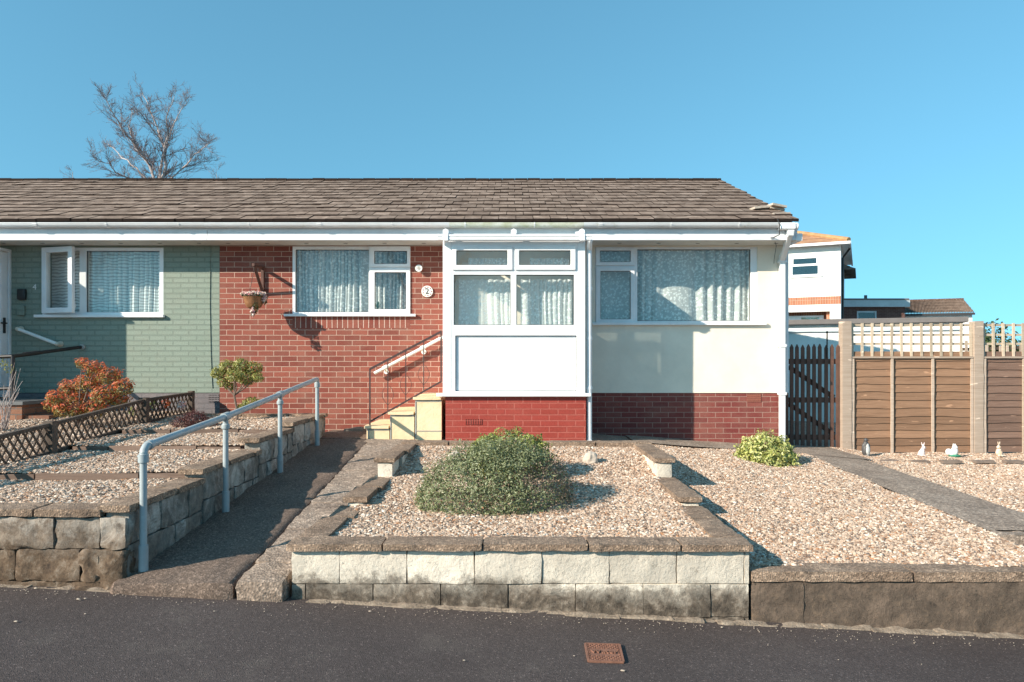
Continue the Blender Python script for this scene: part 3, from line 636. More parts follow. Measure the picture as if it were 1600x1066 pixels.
def gutter(mb, x0, x1, yc, zt, r):
    n = 10; pr = [(yc-r*math.cos(a), zt-r*1.0*math.sin(a)) for a in [math.pi*k/n for k in range(n+1)]]
    pr2 = [(yc-(r-.006)*math.cos(a), zt-.0-(r-.006)*math.sin(a)) for a in [math.pi*k/n for k in range(n+1)]][::-1]
    prof = [(yc-r-.004, zt-.012), (yc-r-.004, zt+.002)]+pr2[::-1][0:0]+[] 
    loop = pr+pr2; o = len(mb.v); m = len(loop)
    for x in (x0, x1):
        for (y, z) in loop: mb.v.append((x, y, z))
    for k in range(m): mb.f.append((o+k, o+(k+1) % m, o+m+(k+1) % m, o+m+k))
    mb.f.append(tuple(o+k for k in range(m))); mb.f.append(tuple(o+m+k for k in range(m))[::-1])
    mb.box(x0, x1, yc-r-.005, yc-r+.002, zt-.010, zt+.003)
def gutter_bracket(mb, x, yc, zt, r, w=.018):
    n = 8
    for k in range(n):
        a0 = math.pi*k/n; a1 = math.pi*(k+1)/n; R0 = r+.001; R1 = r+.009
        p = [(yc-R0*math.cos(a0), zt-R0*math.sin(a0)), (yc-R1*math.cos(a0), zt-R1*math.sin(a0)), (yc-R1*math.cos(a1), zt-R1*math.sin(a1)), (yc-R0*math.cos(a1), zt-R0*math.sin(a1))]
        mb.hexa([(x-w/2, *p[0]), (x+w/2, *p[0]), (x+w/2, *p[1]), (x-w/2, *p[1]), (x-w/2, *p[3]), (x+w/2, *p[3]), (x+w/2, *p[2]), (x-w/2, *p[2])])
YE, ZE, YR, ZR = 9.99, 3.590, 13.72, 5.045
def roof_tiles(mb, x0, x1, seed, back=True, ragged=False):
    r = random.Random(seed); L = math.hypot(YR-YE, ZR-ZE); dy, dz = (YR-YE)/L, (ZR-ZE)/L; rows = 13; g = L/rows
    for side in ((1, -1) if back else (1,)):
        def pt(s, h, x):
            y = YE+dy*s-dz*h*1; z = ZE+dz*s+dy*h
            return (x, y if side == 1 else 2*YR-y, z)
        for i in range(rows):
            x = x0-(.118 if i % 2 else 0)-r.uniform(0, .02); wob = [r.uniform(-1, 1) for _ in range(60)]
            while x < x1:
                a = max(x, x0); c = min(x+.236, x1+(r.uniform(-.02, .035) if ragged else 0))
                if x+.236 >= x1: c = x1+(r.uniform(-.03, .03) if ragged else 0)
                if c-a > .02:
                    s0 = i*g+r.uniform(-.008, .008); s1 = (i+1)*g+.09; j = r.uniform(-.005, .005); t = .040; hb = .018+mn.noise(Vector((x*.6, i*.5, seed)))*.005
                    ka = r.uniform(-.004, .004)
                    P8 = [pt(s0, hb+j, a+.004), pt(s0, hb+j+ka, c-.004), pt(s1, .0+j, c-.004), pt(s1, .0+j, a+.004),
                          pt(s0+.008, hb+t+j, a+.004), pt(s0+.008, hb+t+j+ka, c-.004), pt(s1, t+j, c-.004), pt(s1, t+j, a+.004)]
                    mb.hexa(P8)
                x += .236
def roof_under(mb, x0, x1):
    o = len(mb.v)
    for x in (x0, x1):
        mb.v += [(x, YE+.04, ZE-.01), (x, YR, ZR-.005), (x, 2*YR-YE-.04, ZE-.01), (x, 2*YR-YE-.04, ZE-.05), (x, YR, ZR-.06), (x, YE+.04, ZE-.05)]
    for k in range(6): mb.f.append((o+k, o+(k+1) % 6, o+6+(k+1) % 6, o+6+k))
    mb.f.append(tuple(o+k for k in (0, 1, 4, 5))); mb.f.append(tuple(o+k for k in (1, 2, 3, 4))); mb.f.append(tuple(o+6+k for k in (0, 1, 4, 5))); mb.f.append(tuple(o+6+k for k in (1, 2, 3, 4)))
def ridge(mb, x0, x1, seed):
    r = random.Random(seed); x = x0
    while x < x1:
        w = min(.45, x1-x); dz = r.uniform(-.012, .010); pts = [(x, YR, ZR-.035+dz), (x+w-.006, YR, ZR-.035+dz+r.uniform(-.006, .006))]
        mb.tube(pts, .088, 12)
        mb.ball((x+w, YR-.055, ZR+.01), (r.uniform(.02, .05), .04, r.uniform(.01, .03)), 7, 5, amp=.5, seed=x)
        for k in range(7): 
            a = r.uniform(-.3, 1.9); mb.ball((x+r.uniform(0, w), YR-.09*math.sin(a), ZR-.035+.088*math.cos(a)), (r.uniform(.008, .04), .02, r.uniform(.008, .02)), 6, 4, amp=.6, seed=x+k)
        x += .45
def wall_y(mb, outer, holes, Y): mb.plate(outer, holes, Y, Y+.22)

def bungalow_common(h, x0, x1, seed, gable=None):
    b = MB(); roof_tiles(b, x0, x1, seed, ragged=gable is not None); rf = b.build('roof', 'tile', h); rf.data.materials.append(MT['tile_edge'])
    for p_ in rf.data.polygons: p_.material_index = 1 if abs(p_.normal.z) < .6 else 0  # front faces take the edge colour that holds dirt and row shadow
    b = MB(); roof_under(b, x0+.005, x1-.03); b.build('roof_underlay', 'dark', rf)
    b = MB(); ridge(b, x0, x1-.03, seed); b.build('ridge_tiles', 'moss', rf, smooth=True)
    b = MB(); b.plate((x0+.001, x1-.001, 3.367, 3.56), [], 10.075, 10.10); b.box(x0+.001, x1-.001, 10.066, 10.0748, 3.367, 3.405); b.build('fascia', 'fascia', h, bevel=.003)
    b = MB(); b.box(x0+.001, x1-.001, 10.101, 10.499, 3.362, 3.376); b.build('soffit', 'soffit', h)
    x = x0+.2
    while x < x1-.1:
        b = MB(); b.ball((x, 10.30, 3.362), (.035, .02, .006), 10, 6); x += .55; b.build('soffit_vent', 'slate', h)
    b = MB(); b.box(x0+.001, x1-.001, 10.76, 16.9, .9, .95); b.box(x0+.001, x1-.001, 10.76, 16.9, 3.40, 3.43)
    b.box(x0+.001, x1-.001, 16.9, 17.1, .4, 3.55); b.build('interior', 'room', h)
    b = MB(); b.box(x0+.001, x0+.15, 10.72, 16.9, .3, 3.4); b.build('party_wall', 'room', h)

# ------------------------------------------------------------------ bungalow 2 (red brick, cream render)
H2 = thing('bungalow', (-.1, 10.5, .6), 'red brick and cream rendered bungalow numbered 2, with a white porch', 'bungalow')
XL, XM, XR = -4.19, -.86, 3.925
w1 = rc(457, 641, 385, 491, 10.5); w2 = rc(930, 1183, 386, 504, 10.5)
b = MB(); wall_y(b, (XL+.001, XM, .3, 3.361), [w1, (w1[0], w1[1], w1[2]-.2, w1[2]-.03)], 10.5); b.build('brick_wall', 'brick', H2)
b = MB(); b.plate((w1[0]+.001, w1[1]-.001, w1[2]-.199, w1[2]-.031), [], 10.5005, 10.6); b.build('soldier_course', 'soldier', H2)
b = MB(); wall_y(b, (XM+.001, XR, 1.25, 3.361), [w2], 10.488); b.plate((10.71, 17.1, 1.25, 3.6), [], XR-.22, XR, 'x')
o_ = len(b.v)
for x in (XR-.2, XR): b.v += [(x, 10.3, 3.40), (x, 17.1, 3.40), (x, YR, ZR-.05)]
b.f += [(o_, o_+1, o_+2), (o_+3, o_+5, o_+4), (o_, o_+3, o_+4, o_+1), (o_+1, o_+4, o_+5, o_+2), (o_+2, o_+5, o_+3, o_)]
b.build('rendered_wall', 'render', H2)
b = MB(); b.plate((XM+.001, XR-.02, .1, 1.249), [], 10.5, 10.7); b.plate((10.701, 17.1, .1, 1.249), [], XR-.2, XR-.02, 'x'); b.build('plinth', 'plinth', H2)
bungalow_common(H2, XL, XR, 3, gable=True)
# lifted broken tiles and pointing at the verge
b = MB()
for (x, s, w, dz, an) in ((3.62, .75, .24, .07, .25), (3.86, .72, .22, .10, -.25), (3.80, .45, .26, .03, .2)):
    yy = YE+.925*s; zz = ZE+.378*s+dz; b.bar((x-w/2, yy, zz-an*.06), (x+w/2, yy+.05, zz+an*.06), .16, .03)
    b.bar((x-w/2, yy+.05, zz-.035-an*.06), (x+w/2, yy+.09, zz-.035+an*.06), .12, .025)
b.build('broken_verge_tile', 'palestone', H2)
b = MB(); b.tube([(X(1214, 10), 9.98, 3.64), (X(1215.5, 10), 9.93, 3.55), (X(1215, 10), 9.935, 3.42), (X(1211, 10), 10.05, 3.40), (X(1206, 10), 10.05, 3.395)], .007, 6)
b.tube([(X(1211, 10), 10.06, 3.40), (X(1209, 10.4), 10.3, 3.33), (X(1212, 10.4), 10.46, 3.16), (X(1212, 10.4), 10.47, 3.1)], .004, 6); b.build('aerial_cable', 'wire', H2)
# gutter
g_ = MB(); gutter(g_, XL+.002, X(702, 10.0), 10.01, 3.585, .055); gt = g_.build('gutter', 'gutter', H2, smooth=True); g_ = MB(); gutter(g_, X(912, 10), X(1217, 10), 10.01, 3.585, .055); g_.build('gutter', 'gutter', H2, smooth=True)
g_ = MB(); gutter(g_, X(702, 10.0)+.001, X(912, 10.0)-.001, 10.01, 3.584, .055); g_.build('stained_gutter_length', 'algae', gt, smooth=True)
for px in (390, 613, 727, 835, 1048, 1154, 500, 938):
    g_ = MB(); wd_ = .055 if px in (500, 938) else .018; gutter_bracket(g_, X(px, 10), 10.01, 3.589, .056 if wd_ > .03 else .055, wd_); g_.build('gutter_bracket', 'upvc', gt, smooth=True)
# right hopper + downpipe
g_ = MB(); g_.box(X(1217.5, 10), X(1242, 10), 9.95, 10.07, 3.50, 3.59); g_.tube([(X(1243, 10), 10.01, 3.545), (X(1247, 10), 10.01, 3.545)], .052, 16)
g_.bar((3.80, 10.0, 3.50), (3.80, 10.02, 3.42), .09, .09); g_.bar((3.80, 10.02, 3.44), (3.84, 10.42, 3.14), .075, .075); g_.bar((3.845, 10.43, 3.22), (3.845, 10.43, .53), .078, .078, (0, 1, 0))
for z in (3.10, 1.9, 1.22): g_.box(3.79, 3.90, 10.38, 10.484, z, z+.045)
g_.build('downpipe', 'upvc', H2, bevel=.012)
g_ = MB(); g_.box(3.90, 3.965, 10.50, 10.56, 1.25, 3.40); g_.build('corner_trim', 'fascia', H2, bevel=.004)
b = MB(); b.box(3.905, 3.99, 10.06, 17, 3.36, 3.46); b.build('verge_board', 'upvc', H2, bevel=.004)
# windows
pw = lambda a, b_, c, d: rc(a, b_, c, d, 10.5)
W1 = window(H2, 10.5, w1, None, [(pw(579, 640, 386.5, 416.5), pw(585, 636, 392.5, 412.5)), (pw(579, 640, 421.5, 489), pw(586, 635, 426, 483.5))], [pw(461.5, 576, 390, 488)], (X(445, 10.5), X(650, 10.5), w1[2]-.035, w1[2]+.0))
W2 = window(H2, 10.488, w2, None, [(pw(932, 990.5, 387.5, 414), pw(937.5, 985, 392, 409.5)), (pw(932, 990.5, 419, 503), pw(938, 985, 424, 499))], [pw(996, 1173, 389.5, 501.5)], (X(925, 10.5), X(1196, 10.5), w2[2]-.04, w2[2]+.0), deep=.05)
# vents
def vent(h, px0, px1, py0, py1, Y, m):
    r_ = rc(px0, px1, py0, py1, Y); hs = []; n = 7; k = 4
    for i in range(n):
        for j in range(k):
            cx = r_[0]+(i+.5)*(r_[1]-r_[0])/n; cz = r_[2]+(j+.5)*(r_[3]-r_[2])/k; hs.append((cx-.007, cx+.007, cz-.006, cz+.006))
    b = MB(); b.plate(r_, hs, Y-.008, Y-.001); v_ = b.build('air_brick', m, h)
    b = MB(); b.box(r_[0], r_[1], Y-.0025, Y-.0005, r_[2], r_[3]); b.build('vent_backing', 'dark', v_)
vent(H2, 1167, 1189, 615.5, 628, 10.5, 'terracotta')
# porch
YP = 9.38; pp = lambda a, b_, c, d: rc(a, b_, c, d, YP)
fr = pp(705, 903.5, 378, 614.5)
lights = [pp(709, 798, 429.5, 508), pp(807, 897, 429.5, 508)]; panel = pp(711.5, 901, 524.5, 611.5)
sL, sR = pp(706.5, 801, 385.5, 422.5), pp(804.5, 899.5, 385.5, 422.5); gL, gR = pp(713.5, 793, 392, 414.5), pp(811.5, 891.5, 392, 414.5)
W3 = window(H2, YP, fr, None, [((sL[0]+.012, sL[1]-.012, sL[2]+.012, sL[3]-.012), gL), ((sR[0]+.012, sR[1]-.012, sR[2]+.012, sR[3]-.012), gR)], lights+[panel], None, deep=.035)
for c in list(children(W3)):   # the lowest opening holds an opaque panel, not a pane
    if c.name.startswith('pane') and abs(c.data.vertices[0].co.z+.6-(panel[2]-.01)) < .02: bpy.data.objects.remove(c)
b = MB(); b.box(panel[0]-.01, panel[1]+.01, YP+.030, YP+.05, panel[2]-.01, panel[3]+.01); b.build('porch_panel', 'upvc', H2)
b = MB(); b.box(X(692, YP), X(705, YP)-.001, YP-.005, YP+.09, 1.296, 3.235); b.build('porch_corner_post', 'upvc', H2, bevel=.006); b = MB(); b.box(X(903.5, YP)+.001, X(914.5, YP), YP-.005, YP+.09, 1.296, 3.235); b.build('porch_corner_post', 'upvc', H2, bevel=.006); b = MB(); b.box(X(692, YP), X(914.5, YP), YP+.02, YP+.08, 3.236, 3.30)
b.build('porch_head', 'upvc', H2, bevel=.006)
b = MB(); b.box(X(682.5, YP), X(923, YP), YP-.055, YP+.03, 1.253, 1.295); b.build('porch_sill', 'upvc', H2, bevel=.006)
PL, PR = X(696, YP), X(915.5, YP)
b = MB(); b.plate((PL, PR, .45, 1.252), [], YP+.01, YP+.2); b.plate((YP+.201, 10.485, .45, 1.252), [], PL, PL+.2, 'x'); b.plate((YP+.201, 10.485, .45, 1.252), [], PR-.2, PR, 'x'); b.build('porch_base', 'redpaint', H2)
vent(H2, 727, 753, 655, 663.5, YP+.01, 'redpaint')
b = MB(); b.plate((YP+.095, 10.484, 1.253, 3.32), [(YP+.25, 10.3, 2.25, 3.1)], X(914.5, YP)-.07, X(914.5, YP)-.003, 'x'); b.build('porch_side', 'upvc', H2); b = MB()
b.plate((YP+.095, 10.484, 1.253, 3.32), [(YP+.18, 10.40, 1.32, 3.2)], X(692, YP)+.003, X(692, YP)+.07, 'x'); b.build('porch_side', 'upvc', H2)
b = MB(); b.plate((YP+.19, 10.39, 1.33, 3.19), [(YP+.35, 10.25, 2.2, 3.0)], X(692, YP)+.01, X(692, YP)+.055, 'x'); dr = b.build('porch_door', 'upvc', H2)
b = MB(); b.box(X(692, YP)+.03, X(692, YP)+.036, YP+.34, 10.26, 2.19, 3.01); b.build('pane', 'glass', dr)
b = MB(); b.box(X(914.5, YP)-.04, X(914.5, YP)-.034, YP+.24, 10.31, 2.24, 3.11); b.build('porch_side_pane', 'dim_glass', H2)  # out of view; its added tint softens sun patches on the cream wall
b = MB(); b.box(PL+.2, PR-.2, YP+.2, 10.48, 1.15, 1.2); b.build('porch_floor', 'room', H2)
b = MB(); b.hexa([(X(692, YP), 9.33, 3.305), (X(914.5, YP), 9.33, 3.305), (X(914.5, YP), 10.07, 3.42), (X(692, YP), 10.07, 3.42), (X(692, YP), 9.33, 3.33), (X(914.5, YP), 9.33, 3.33), (X(914.5, YP), 10.07, 3.445), (X(692, YP), 10.07, 3.445)])
pr_ = b.build('porch_roof', 'porchroof', H2)
for px in (697, 803, 909):
    b = MB(); x = X(px, 9.33); b.bar((x, 9.30, 3.338), (x, 10.0, 3.455), .05, .03); b.tube([(x, 9.285, 3.345), (x, 9.30, 3.345)], .042, 6); b.build('glazing_bar', 'upvc', pr_, bevel=.004)
g_ = MB(); xa, xb = X(683, 9.28), X(924, 9.28); g_.box(xa, xb, 9.245, 9.32, 3.232, 3.300); 
g_.box(xa, xb, 9.238, 9.2448, 3.28, 3.302); g_.box(xa, xb, 9.2405, 9.2449, 3.245, 3.262); pg = g_.build('porch_gutter', 'upvc', H2, bevel=.006)
for px in (697, 910):
    g_ = MB(); g_.box(X(px, 9.28)-.03, X(px, 9.28)+.03, 9.228, 9.325, 3.222, 3.306); g_.build('gutter_union', 'upvc', pg, bevel=.006)
g_ = MB(); xd = X(921, 9.3); xd = .985; g_.tube([(xd, 9.28, 3.24), (xd, 9.30, 3.20), (xd+.01, 9.44, 3.13), (xd+.012, 9.45, .69)], .034, 14)
for z in (2.62, 1.98, 1.34): g_.tube([(xd+.012, 9.45, z), (xd+.012, 9.45, z+.035)], .041, 14)
g_.box(xd-.02, xd+.04, 9.40, 9.45, .66, .69); g_.build('porch_downpipe', 'upvc', H2, smooth=True)
b = MB(); b.rough(X(538, 10.4), X(572, 10.4), 10.3, 10.5, .6, .76, .05, .02, 3, .05); b.build('render_fillet', 'mortar', H2, smooth=True); b = MB(); b.rough(3.0, 3.9, 10.42, 10.5, .3, .50, .05, .02, 3, .03); b.build('render_fillet', 'mortar', H2, smooth=True)

# curtains
YC = 10.72
curtain(X(461, YC), X(577, YC), Z(493, YC), Z(386, YC), YC, 'patterned net curtain behind the large pane of the red brick wall window', seed=1)
curtain(X(583, YC), X(640, YC), Z(489, YC), Z(388, YC), YC+.02, 'net curtain behind the narrow opening lights of the red brick wall window', seed=2)
curtain(X(995, YC), X(1178, YC), Z(505, YC), Z(386, YC), YC+.02, 'flower patterned lace curtain across the large pane in the cream wall', seed=3, wl=.12)
curtain(X(935, YC), X(990, YC), Z(505, YC), Z(388, YC), YC, 'lace curtain behind the two narrow lights in the cream wall', seed=4, amp=.01)
YQ = 9.62
curtain(X(716, YQ), X(800, YQ), Z(513, YQ), Z(437, YQ), YQ, 'net curtain behind the lower left porch pane', seed=5, amp=.022, wl=.10)
curtain(X(812, YQ), X(894, YQ), Z(513, YQ), Z(437, YQ), YQ, 'net curtain behind the lower right porch pane', seed=6, amp=.022, wl=.10)
curtain(X(731, YQ), X(794, YQ), Z(420, YQ), Z(404, YQ), YQ, 'short net behind the upper left porch light', seed=7, amp=.018)
curtain(X(828, YQ), X(888, YQ), Z(420, YQ), Z(404, YQ), YQ, 'short net behind the upper right porch light', seed=8, amp=.018)

t = thing('potted_plant', (X(590, 10.62), 10.62, Z(489, 10.6)), 'tiny green plant in a pot behind the narrow pane of the red brick window', 'plant')
xp, zp_ = X(590, 10.62), Z(489, 10.62); b = MB(); b.tube([(xp, 10.62, zp_), (xp, 10.62, zp_+.05)], [.025, .034], 12); b.build('pot', 'terracotta', t); qbox('window_ledge', 'room', W1, w1[0]+.01, w1[1]-.01, 10.59, 10.71, w1[2]-.02, w1[2]-.001)
b = MB()
for k in range(40):
    a = rng.uniform(0, 6.28); e = rng.uniform(.2, 1.5); c_ = Vector((xp, 10.62, zp_+.05)); d_ = Vector((math.cos(a)*math.cos(e)*.6, math.sin(a)*math.cos(e)*.4, math.sin(e)))*rng.uniform(.04, .12); b.bar(c_, c_+d_, .010, .002)
MT['potleaf'] = mat('pot_plant_green', (.12, .22, .06), 8, .5, 0); b.build('leaves', 'potleaf', t)
# ------------------------------------------------------------------ bungalow 4 (green)
H4 = thing('bungalow', (-8, 10.5, .8), 'green painted brick bungalow numbered 4 with an open casement window', 'bungalow')
XG = -14.5; g1 = rc(66, 255.5, 387, 492, 10.5)
b = MB(); wall_y(b, (XG, XL-.001, 1.25, 3.361), [g1], 10.5); b.build('green_wall', 'green', H4)
b = MB(); b.plate((XG, XL-.001, .5, 1.249), [], 10.506, 10.7); b.build('plinth', 'greyplinth', H4)
bungalow_common(H4, XG, XL-.002, 9)
g_ = MB(); gutter(g_, XG, XL, 10.01, 3.586, .055); gt = g_.build('gutter', 'gutter', H4, smooth=True)
for px in (168, 281, 57):
    g_ = MB(); gutter_bracket(g_, X(px, 10), 10.01, 3.589, .056, .055 if px == 57 else .018); g_.build('gutter_bracket', 'upvc', gt, smooth=True)
W4 = window(H4, 10.5, g1, None, [], [pw(73, 124, 392, 488), pw(134.5, 249, 392, 488)], (X(56, 10.5), X(258, 10.5), g1[2]-.04, g1[2]))
for c in list(children(W4)):
    v0 = c.data.vertices[0].co.x-8
    if c.name.split('.')[0] in ('pane', 'gasket') and v0 < X(100, 10.5): bpy.data.objects.remove(c)
# open casement, hinged at the left
hx, hz0, hz1 = X(69.5, 10.5), Z(490, 10.5), Z(388, 10.5); wd = .545; th = R(16)
def cs(u, d): return (hx+u*math.cos(th)+d*math.sin(th), 10.47-u*math.sin(th)+d*math.cos(th))
def rotplate(outer, holes, d0, d1):
    m = MB(); m.plate(outer, holes, d0, d1); m.v = [(*cs(x, y), z) for x, y, z in m.v]; return m
sa = rotplate((0, wd, hz0, hz1), [(.075, wd-.075, hz0+.075, hz1-.075)], -.03, .025).build('open_sash', 'upvc', W4, bevel=.007)
rotplate((.07, wd-.07, hz0+.07, hz1-.07), [], -.004, .002).build('sash_pane', 'glass', W4)
a_ = cs(wd-.03, .03); m_ = MB(); m_.box(a_[0]-.012, a_[0]+.012, a_[1]-.0, a_[1]+.03, 2.45, 2.52); m_.build('window_handle', 'upvc', W4)
curtain(X(70, YC), X(128, YC), Z(492, YC), Z(386, YC), YC, 'dark net curtain behind the open casement in the green wall', 'lace2', seed=11)
curtain(X(136, YC), X(252, YC), Z(492, YC), Z(386, YC), YC+.02, 'zigzag patterned net curtain behind the large pane in the green wall', 'lace2', seed=12, wl=.11, amp=.035)
vent(H4, 326, 342.6, 616, 629, 10.506, 'greyplinth')
b = MB(); b.tube([(X(328.5, 10.49), 10.494, 3.36), (X(327.5, 10.49), 10.494, 2.5), (X(329, 10.49), 10.494, 1.8), (X(331.5, 10.49), 10.494, 1.32)], .006, 6); b.build('wall_cable', 'green', H4)
# porch of number 4, mostly outside the frame: its door side faces right
P4 = -7.17
b = MB(); b.plate((P4-1.8, P4, 1.2, 3.3), [(P4-1.6, P4-.95, 2.2, 3.1), (P4-.85, P4-.2, 2.2, 3.1)], YP, YP+.07)
b.plate((YP+.0705, 10.499, 1.2, 3.3), [(YP+.10, 10.45, 1.22, 3.26)], P4-.07, P4, 'x'); b.plate((YP+.0705, 10.499, 1.2, 3.3), [], P4-1.8, P4-1.73, 'x')
b.hexa([(P4-1.8, 9.3, 3.302), (P4, 9.3, 3.302), (P4, 10.07, 3.42), (P4-1.8, 10.07, 3.42), (P4-1.8, 9.3, 3.33), (P4, 9.3, 3.33), (P4, 10.07, 3.445), (P4-1.8, 10.07, 3.445)])
b.build('porch', 'upvc', H4, bevel=.004)
b = MB(); b.plate((YP+.11, 10.44, 1.23, 3.25), [(YP+.25, 10.3, 1.4, 2.1), (YP+.25, 10.3, 2.28, 3.1)], P4-.06, P4-.015, 'x'); dr = b.build('front_door', 'upvc', H4, bevel=.006)
b = MB(); b.box(P4-.045, P4-.035, YP+.24, 10.31, 1.39, 2.11); b.box(P4-.045, P4-.035, YP+.24, 10.31, 2.27, 3.11); b.build('door_panel', 'upvc', dr)
b = MB(); b.box(P4-.015, P4+.0, 10.34, 10.38, 2.10, 2.32); b.bar((P4+.03, 10.36, 2.24), (P4+.03, 10.25, 2.24), .015, .02); b.bar((P4-.01, 10.36, 2.24), (P4+.03, 10.36, 2.24), .015, .015); b.build('door_handle', 'black', dr)
b = MB(); b.box(P4-1.75, P4-.02, YP+.02, 10.5, .6, 1.19); b.build('porch_base', 'stepbrick', H4)
t = thing('entrance_steps', (-6.6, 9.9, .9), 'brick steps with dark slab tops below the green house door', 'steps')
b = MB(); b.box(P4+.002, -6.30, 9.42, 10.495, .7, 1.139); b.box(-6.298, -5.98, 9.46, 10.495, .7, 1.0); b.build('brick_riser', 'stepbrick', t)
b = MB(); b.box(P4+.002, -6.27, 9.39, 10.495, 1.14, 1.185); b.build('slab_tread', 'slate', t, bevel=.004)
# fittings on the green wall
b = MB(); b.rough(X(26, 10.45), X(39.5, 10.45), 10.44, 10.497, Z(469, 10.45), Z(451, 10.45), .03, .002, 1, .02); tag(b.build('lantern_box', 'black', origin=(X(33, 10.45), 10.49, Z(469, 10.45)), smooth=True), 'small black box fixed to the dark green wall above the white rail', 'wall fitting')
b = MB(); b.rough(X(27, 10.47), X(38.5, 10.47), 10.46, 10.497, Z(493, 10.47), Z(478, 10.47), .03, .001, 1, .008); tag(b.build('meter_box', 'green', origin=(X(33, 10.45), 10.49, Z(493, 10.45)), smooth=True), 'small green painted box on the green wall below the black box', 'wall fitting')

def text_mesh(name, body, size, depth, m, loc, rot, parent=None):
    cu = bpy.data.curves.new(name, 'FONT'); cu.body = body; cu.size = size; cu.extrude = depth; cu.align_x = 'CENTER'; cu.align_y = 'CENTER'; cu.resolution_u = 3
    tmp = bpy.data.objects.new('tmp', cu); C.objects.link(tmp); bpy.context.view_layer.update()
    me = bpy.data.meshes.new_from_object(tmp); bpy.data.objects.remove(tmp); me.name = name; me.materials.clear(); me.materials.append(MT[m])
    mtx = Matrix.Translation(Vector(loc)) @ rot
    off = Vector(parent['_w']) if parent else Vector(loc)
    me.transform(Matrix.Translation(-off) @ mtx)
    o = bpy.data.objects.new(name, me); C.objects.link(o)
    if parent: o.parent = parent
    else: o.location = off
    return o
RX = Matrix.Rotation(R(90), 4, 'X')
tag(text_mesh('house_number', '4', .115, .004, 'whiterail', (X(54, 10.49), 10.492, Z(449, 10.49)), RX), 'small white house number 4 on the dark green wall', 'house number')
t = thing('number_plaque', (X(667.5, 10.48), 10.485, Z(455.5, 10.48)), 'round cream number 2 plaque with painted flowers on the red brick', 'house number')
c0 = Vector((X(667.5, 10.48), 10.485, Z(455.5, 10.48)))
b = MB(); b.disc(c0, .082, .02, 'y', 32); b.build('plaque_disc', 'whiterail', t, bevel=.005)
text_mesh('numeral', '2', .115, .002, 'black', c0+Vector((0, -.0125, 0)), RX, t)
for k in range(9):
    b = MB(); a = k*2*math.pi/9; b.disc(c0+Vector((.06*math.cos(a), -.0115, .06*math.sin(a))), .009, .004, 'y', 8); b.build('painted_flower', 'terracotta', t)
c0 = Vector((X(654.5, 10.44), 10.44, Z(419.5, 10.44))); t = thing('security_sensor', tuple(c0+Vector((0, .05, 0))), 'small round white sensor beside the window on the red brick', 'sensor')
b = MB(); b.tube([c0+Vector((0, .055, 0)), c0+Vector((0, .02, 0))], .03, 16); b.tube([c0+Vector((0, .02, 0)), c0+Vector((0, -.02, 0))], [.045, .05], 20); b.build('sensor_body', 'whiterail', t, smooth=True)
b = MB(); b.disc(c0+Vector((0, -.022, 0)), .022, .006, 'y', 14); b.build('sensor_eye', 'greyline', t)

# ------------------------------------------------------------------ yellow steps
t = thing('entrance_steps', (-1.4, 9.9, .7), 'three pale yellow painted steps rising to the white porch', 'steps')
lev = [(X(571, 9.42), X(608, 9.42), .875), (X(608, 9.42), X(647, 9.42), 1.055), (X(647, 9.42), X(691, 9.42)-.01, 1.245)]
b = MB()
for i, (a, c, z) in enumerate(lev): b.box(a+.012, c, 9.43, 10.49, .4, z-.045)
b.build('step_body', 'yellow', t)
b = MB()
for i, (a, c, z) in enumerate(lev): b.rough(a-.02, c+(.0 if i < 2 else .0), 9.40, 10.49, z-.042, z, .08, .004, i, .012)
b.build('tread', 'yellow', t, smooth=True)
b = MB()
for i, (a, c, z) in enumerate(lev):
    b.box(a+.012, c, 9.424, 9.4295, z-.062, z-.048)
    b.box(a+.012 if i else a+.03, a+.026 if i else a+.044, 9.4235, 9.4295, .70, z-.063)
b.box(lev[2][0]+.027, lev[2][1], 9.4245, 9.4295, .80, .812)
b.build('joint_line', 'greyline', t)
# ---- wrought railing on the steps
YRl = 9.46; t = thing('stair_railing', (X(579, YRl), YRl, .88), 'thin dark iron railing with three balusters on the yellow steps', 'railing')
rp = lambda px, py, Y=YRl: (X(px, Y), Y, Z(py, Y))
b = MB(); b.bar(rp(578, 577), rp(690, 518), .012, .028); b.build('top_rail', 'rustiron', t)
b = MB(); b.bar(rp(578, 659), rp(690, 596), .012, .022); b.build('bottom_rail', 'rustiron', t)
b = MB(); b.bar(rp(578, 576), rp(578, 668), .018, .018); b.build('post', 'rustiron', t)
b = MB(); b.bar(rp(689.3, 518), rp(689.3, 597), .018, .018); b.build('post', 'rustiron', t)
for px in (606, 634, 662):
    yt = 577-(px-578)*59/112; yb = 659-(px-578)*63/112; b = MB(); b.bar(rp(px, yt), rp(px, yb), .011, .011)
    if px != 662 or True:
        for s_ in (-1, 1):
            pts = [];
            for k in range(9):
                u = k/8; pts.append(rp(px+s_*9*math.sin(u*math.pi*.9), yb-10-30*u))
            b.tube(pts, .003, 5)
    b.build('baluster', 'rustiron', t)
t = thing('wall_handrail', (X(637, 10.42), 10.42, 1.9), 'white tube handrail fixed to the red brick above the yellow steps', 'handrail')
b = MB(); b.tube([rp(585, 583.5, 10.40), rp(692, 527, 10.40)], .023, 12); b.build('rail', 'whiterail', t, smooth=True)
for px in (602, 661):
    b = MB(); y_ = 583.5-(px-585)*.528; q = rp(px, y_, 10.40); b.tube([(q[0]-.03, 10.4, q[2]-.016), (q[0]+.03, 10.4, q[2]+.016)], .032, 12); b.tube([q, (q[0], 10.44, q[2]-.05), (q[0], 10.495, q[2]-.06)], .012, 8); b.disc((q[0], 10.49, q[2]-.06), .035, .012); b.build('bracket', 'whiterail', t, smooth=True)
t = thing('wall_handrail', (X(58, 10.42), 10.42, 2.0), 'short white grab rail with cream end caps on the dark green wall', 'handrail')
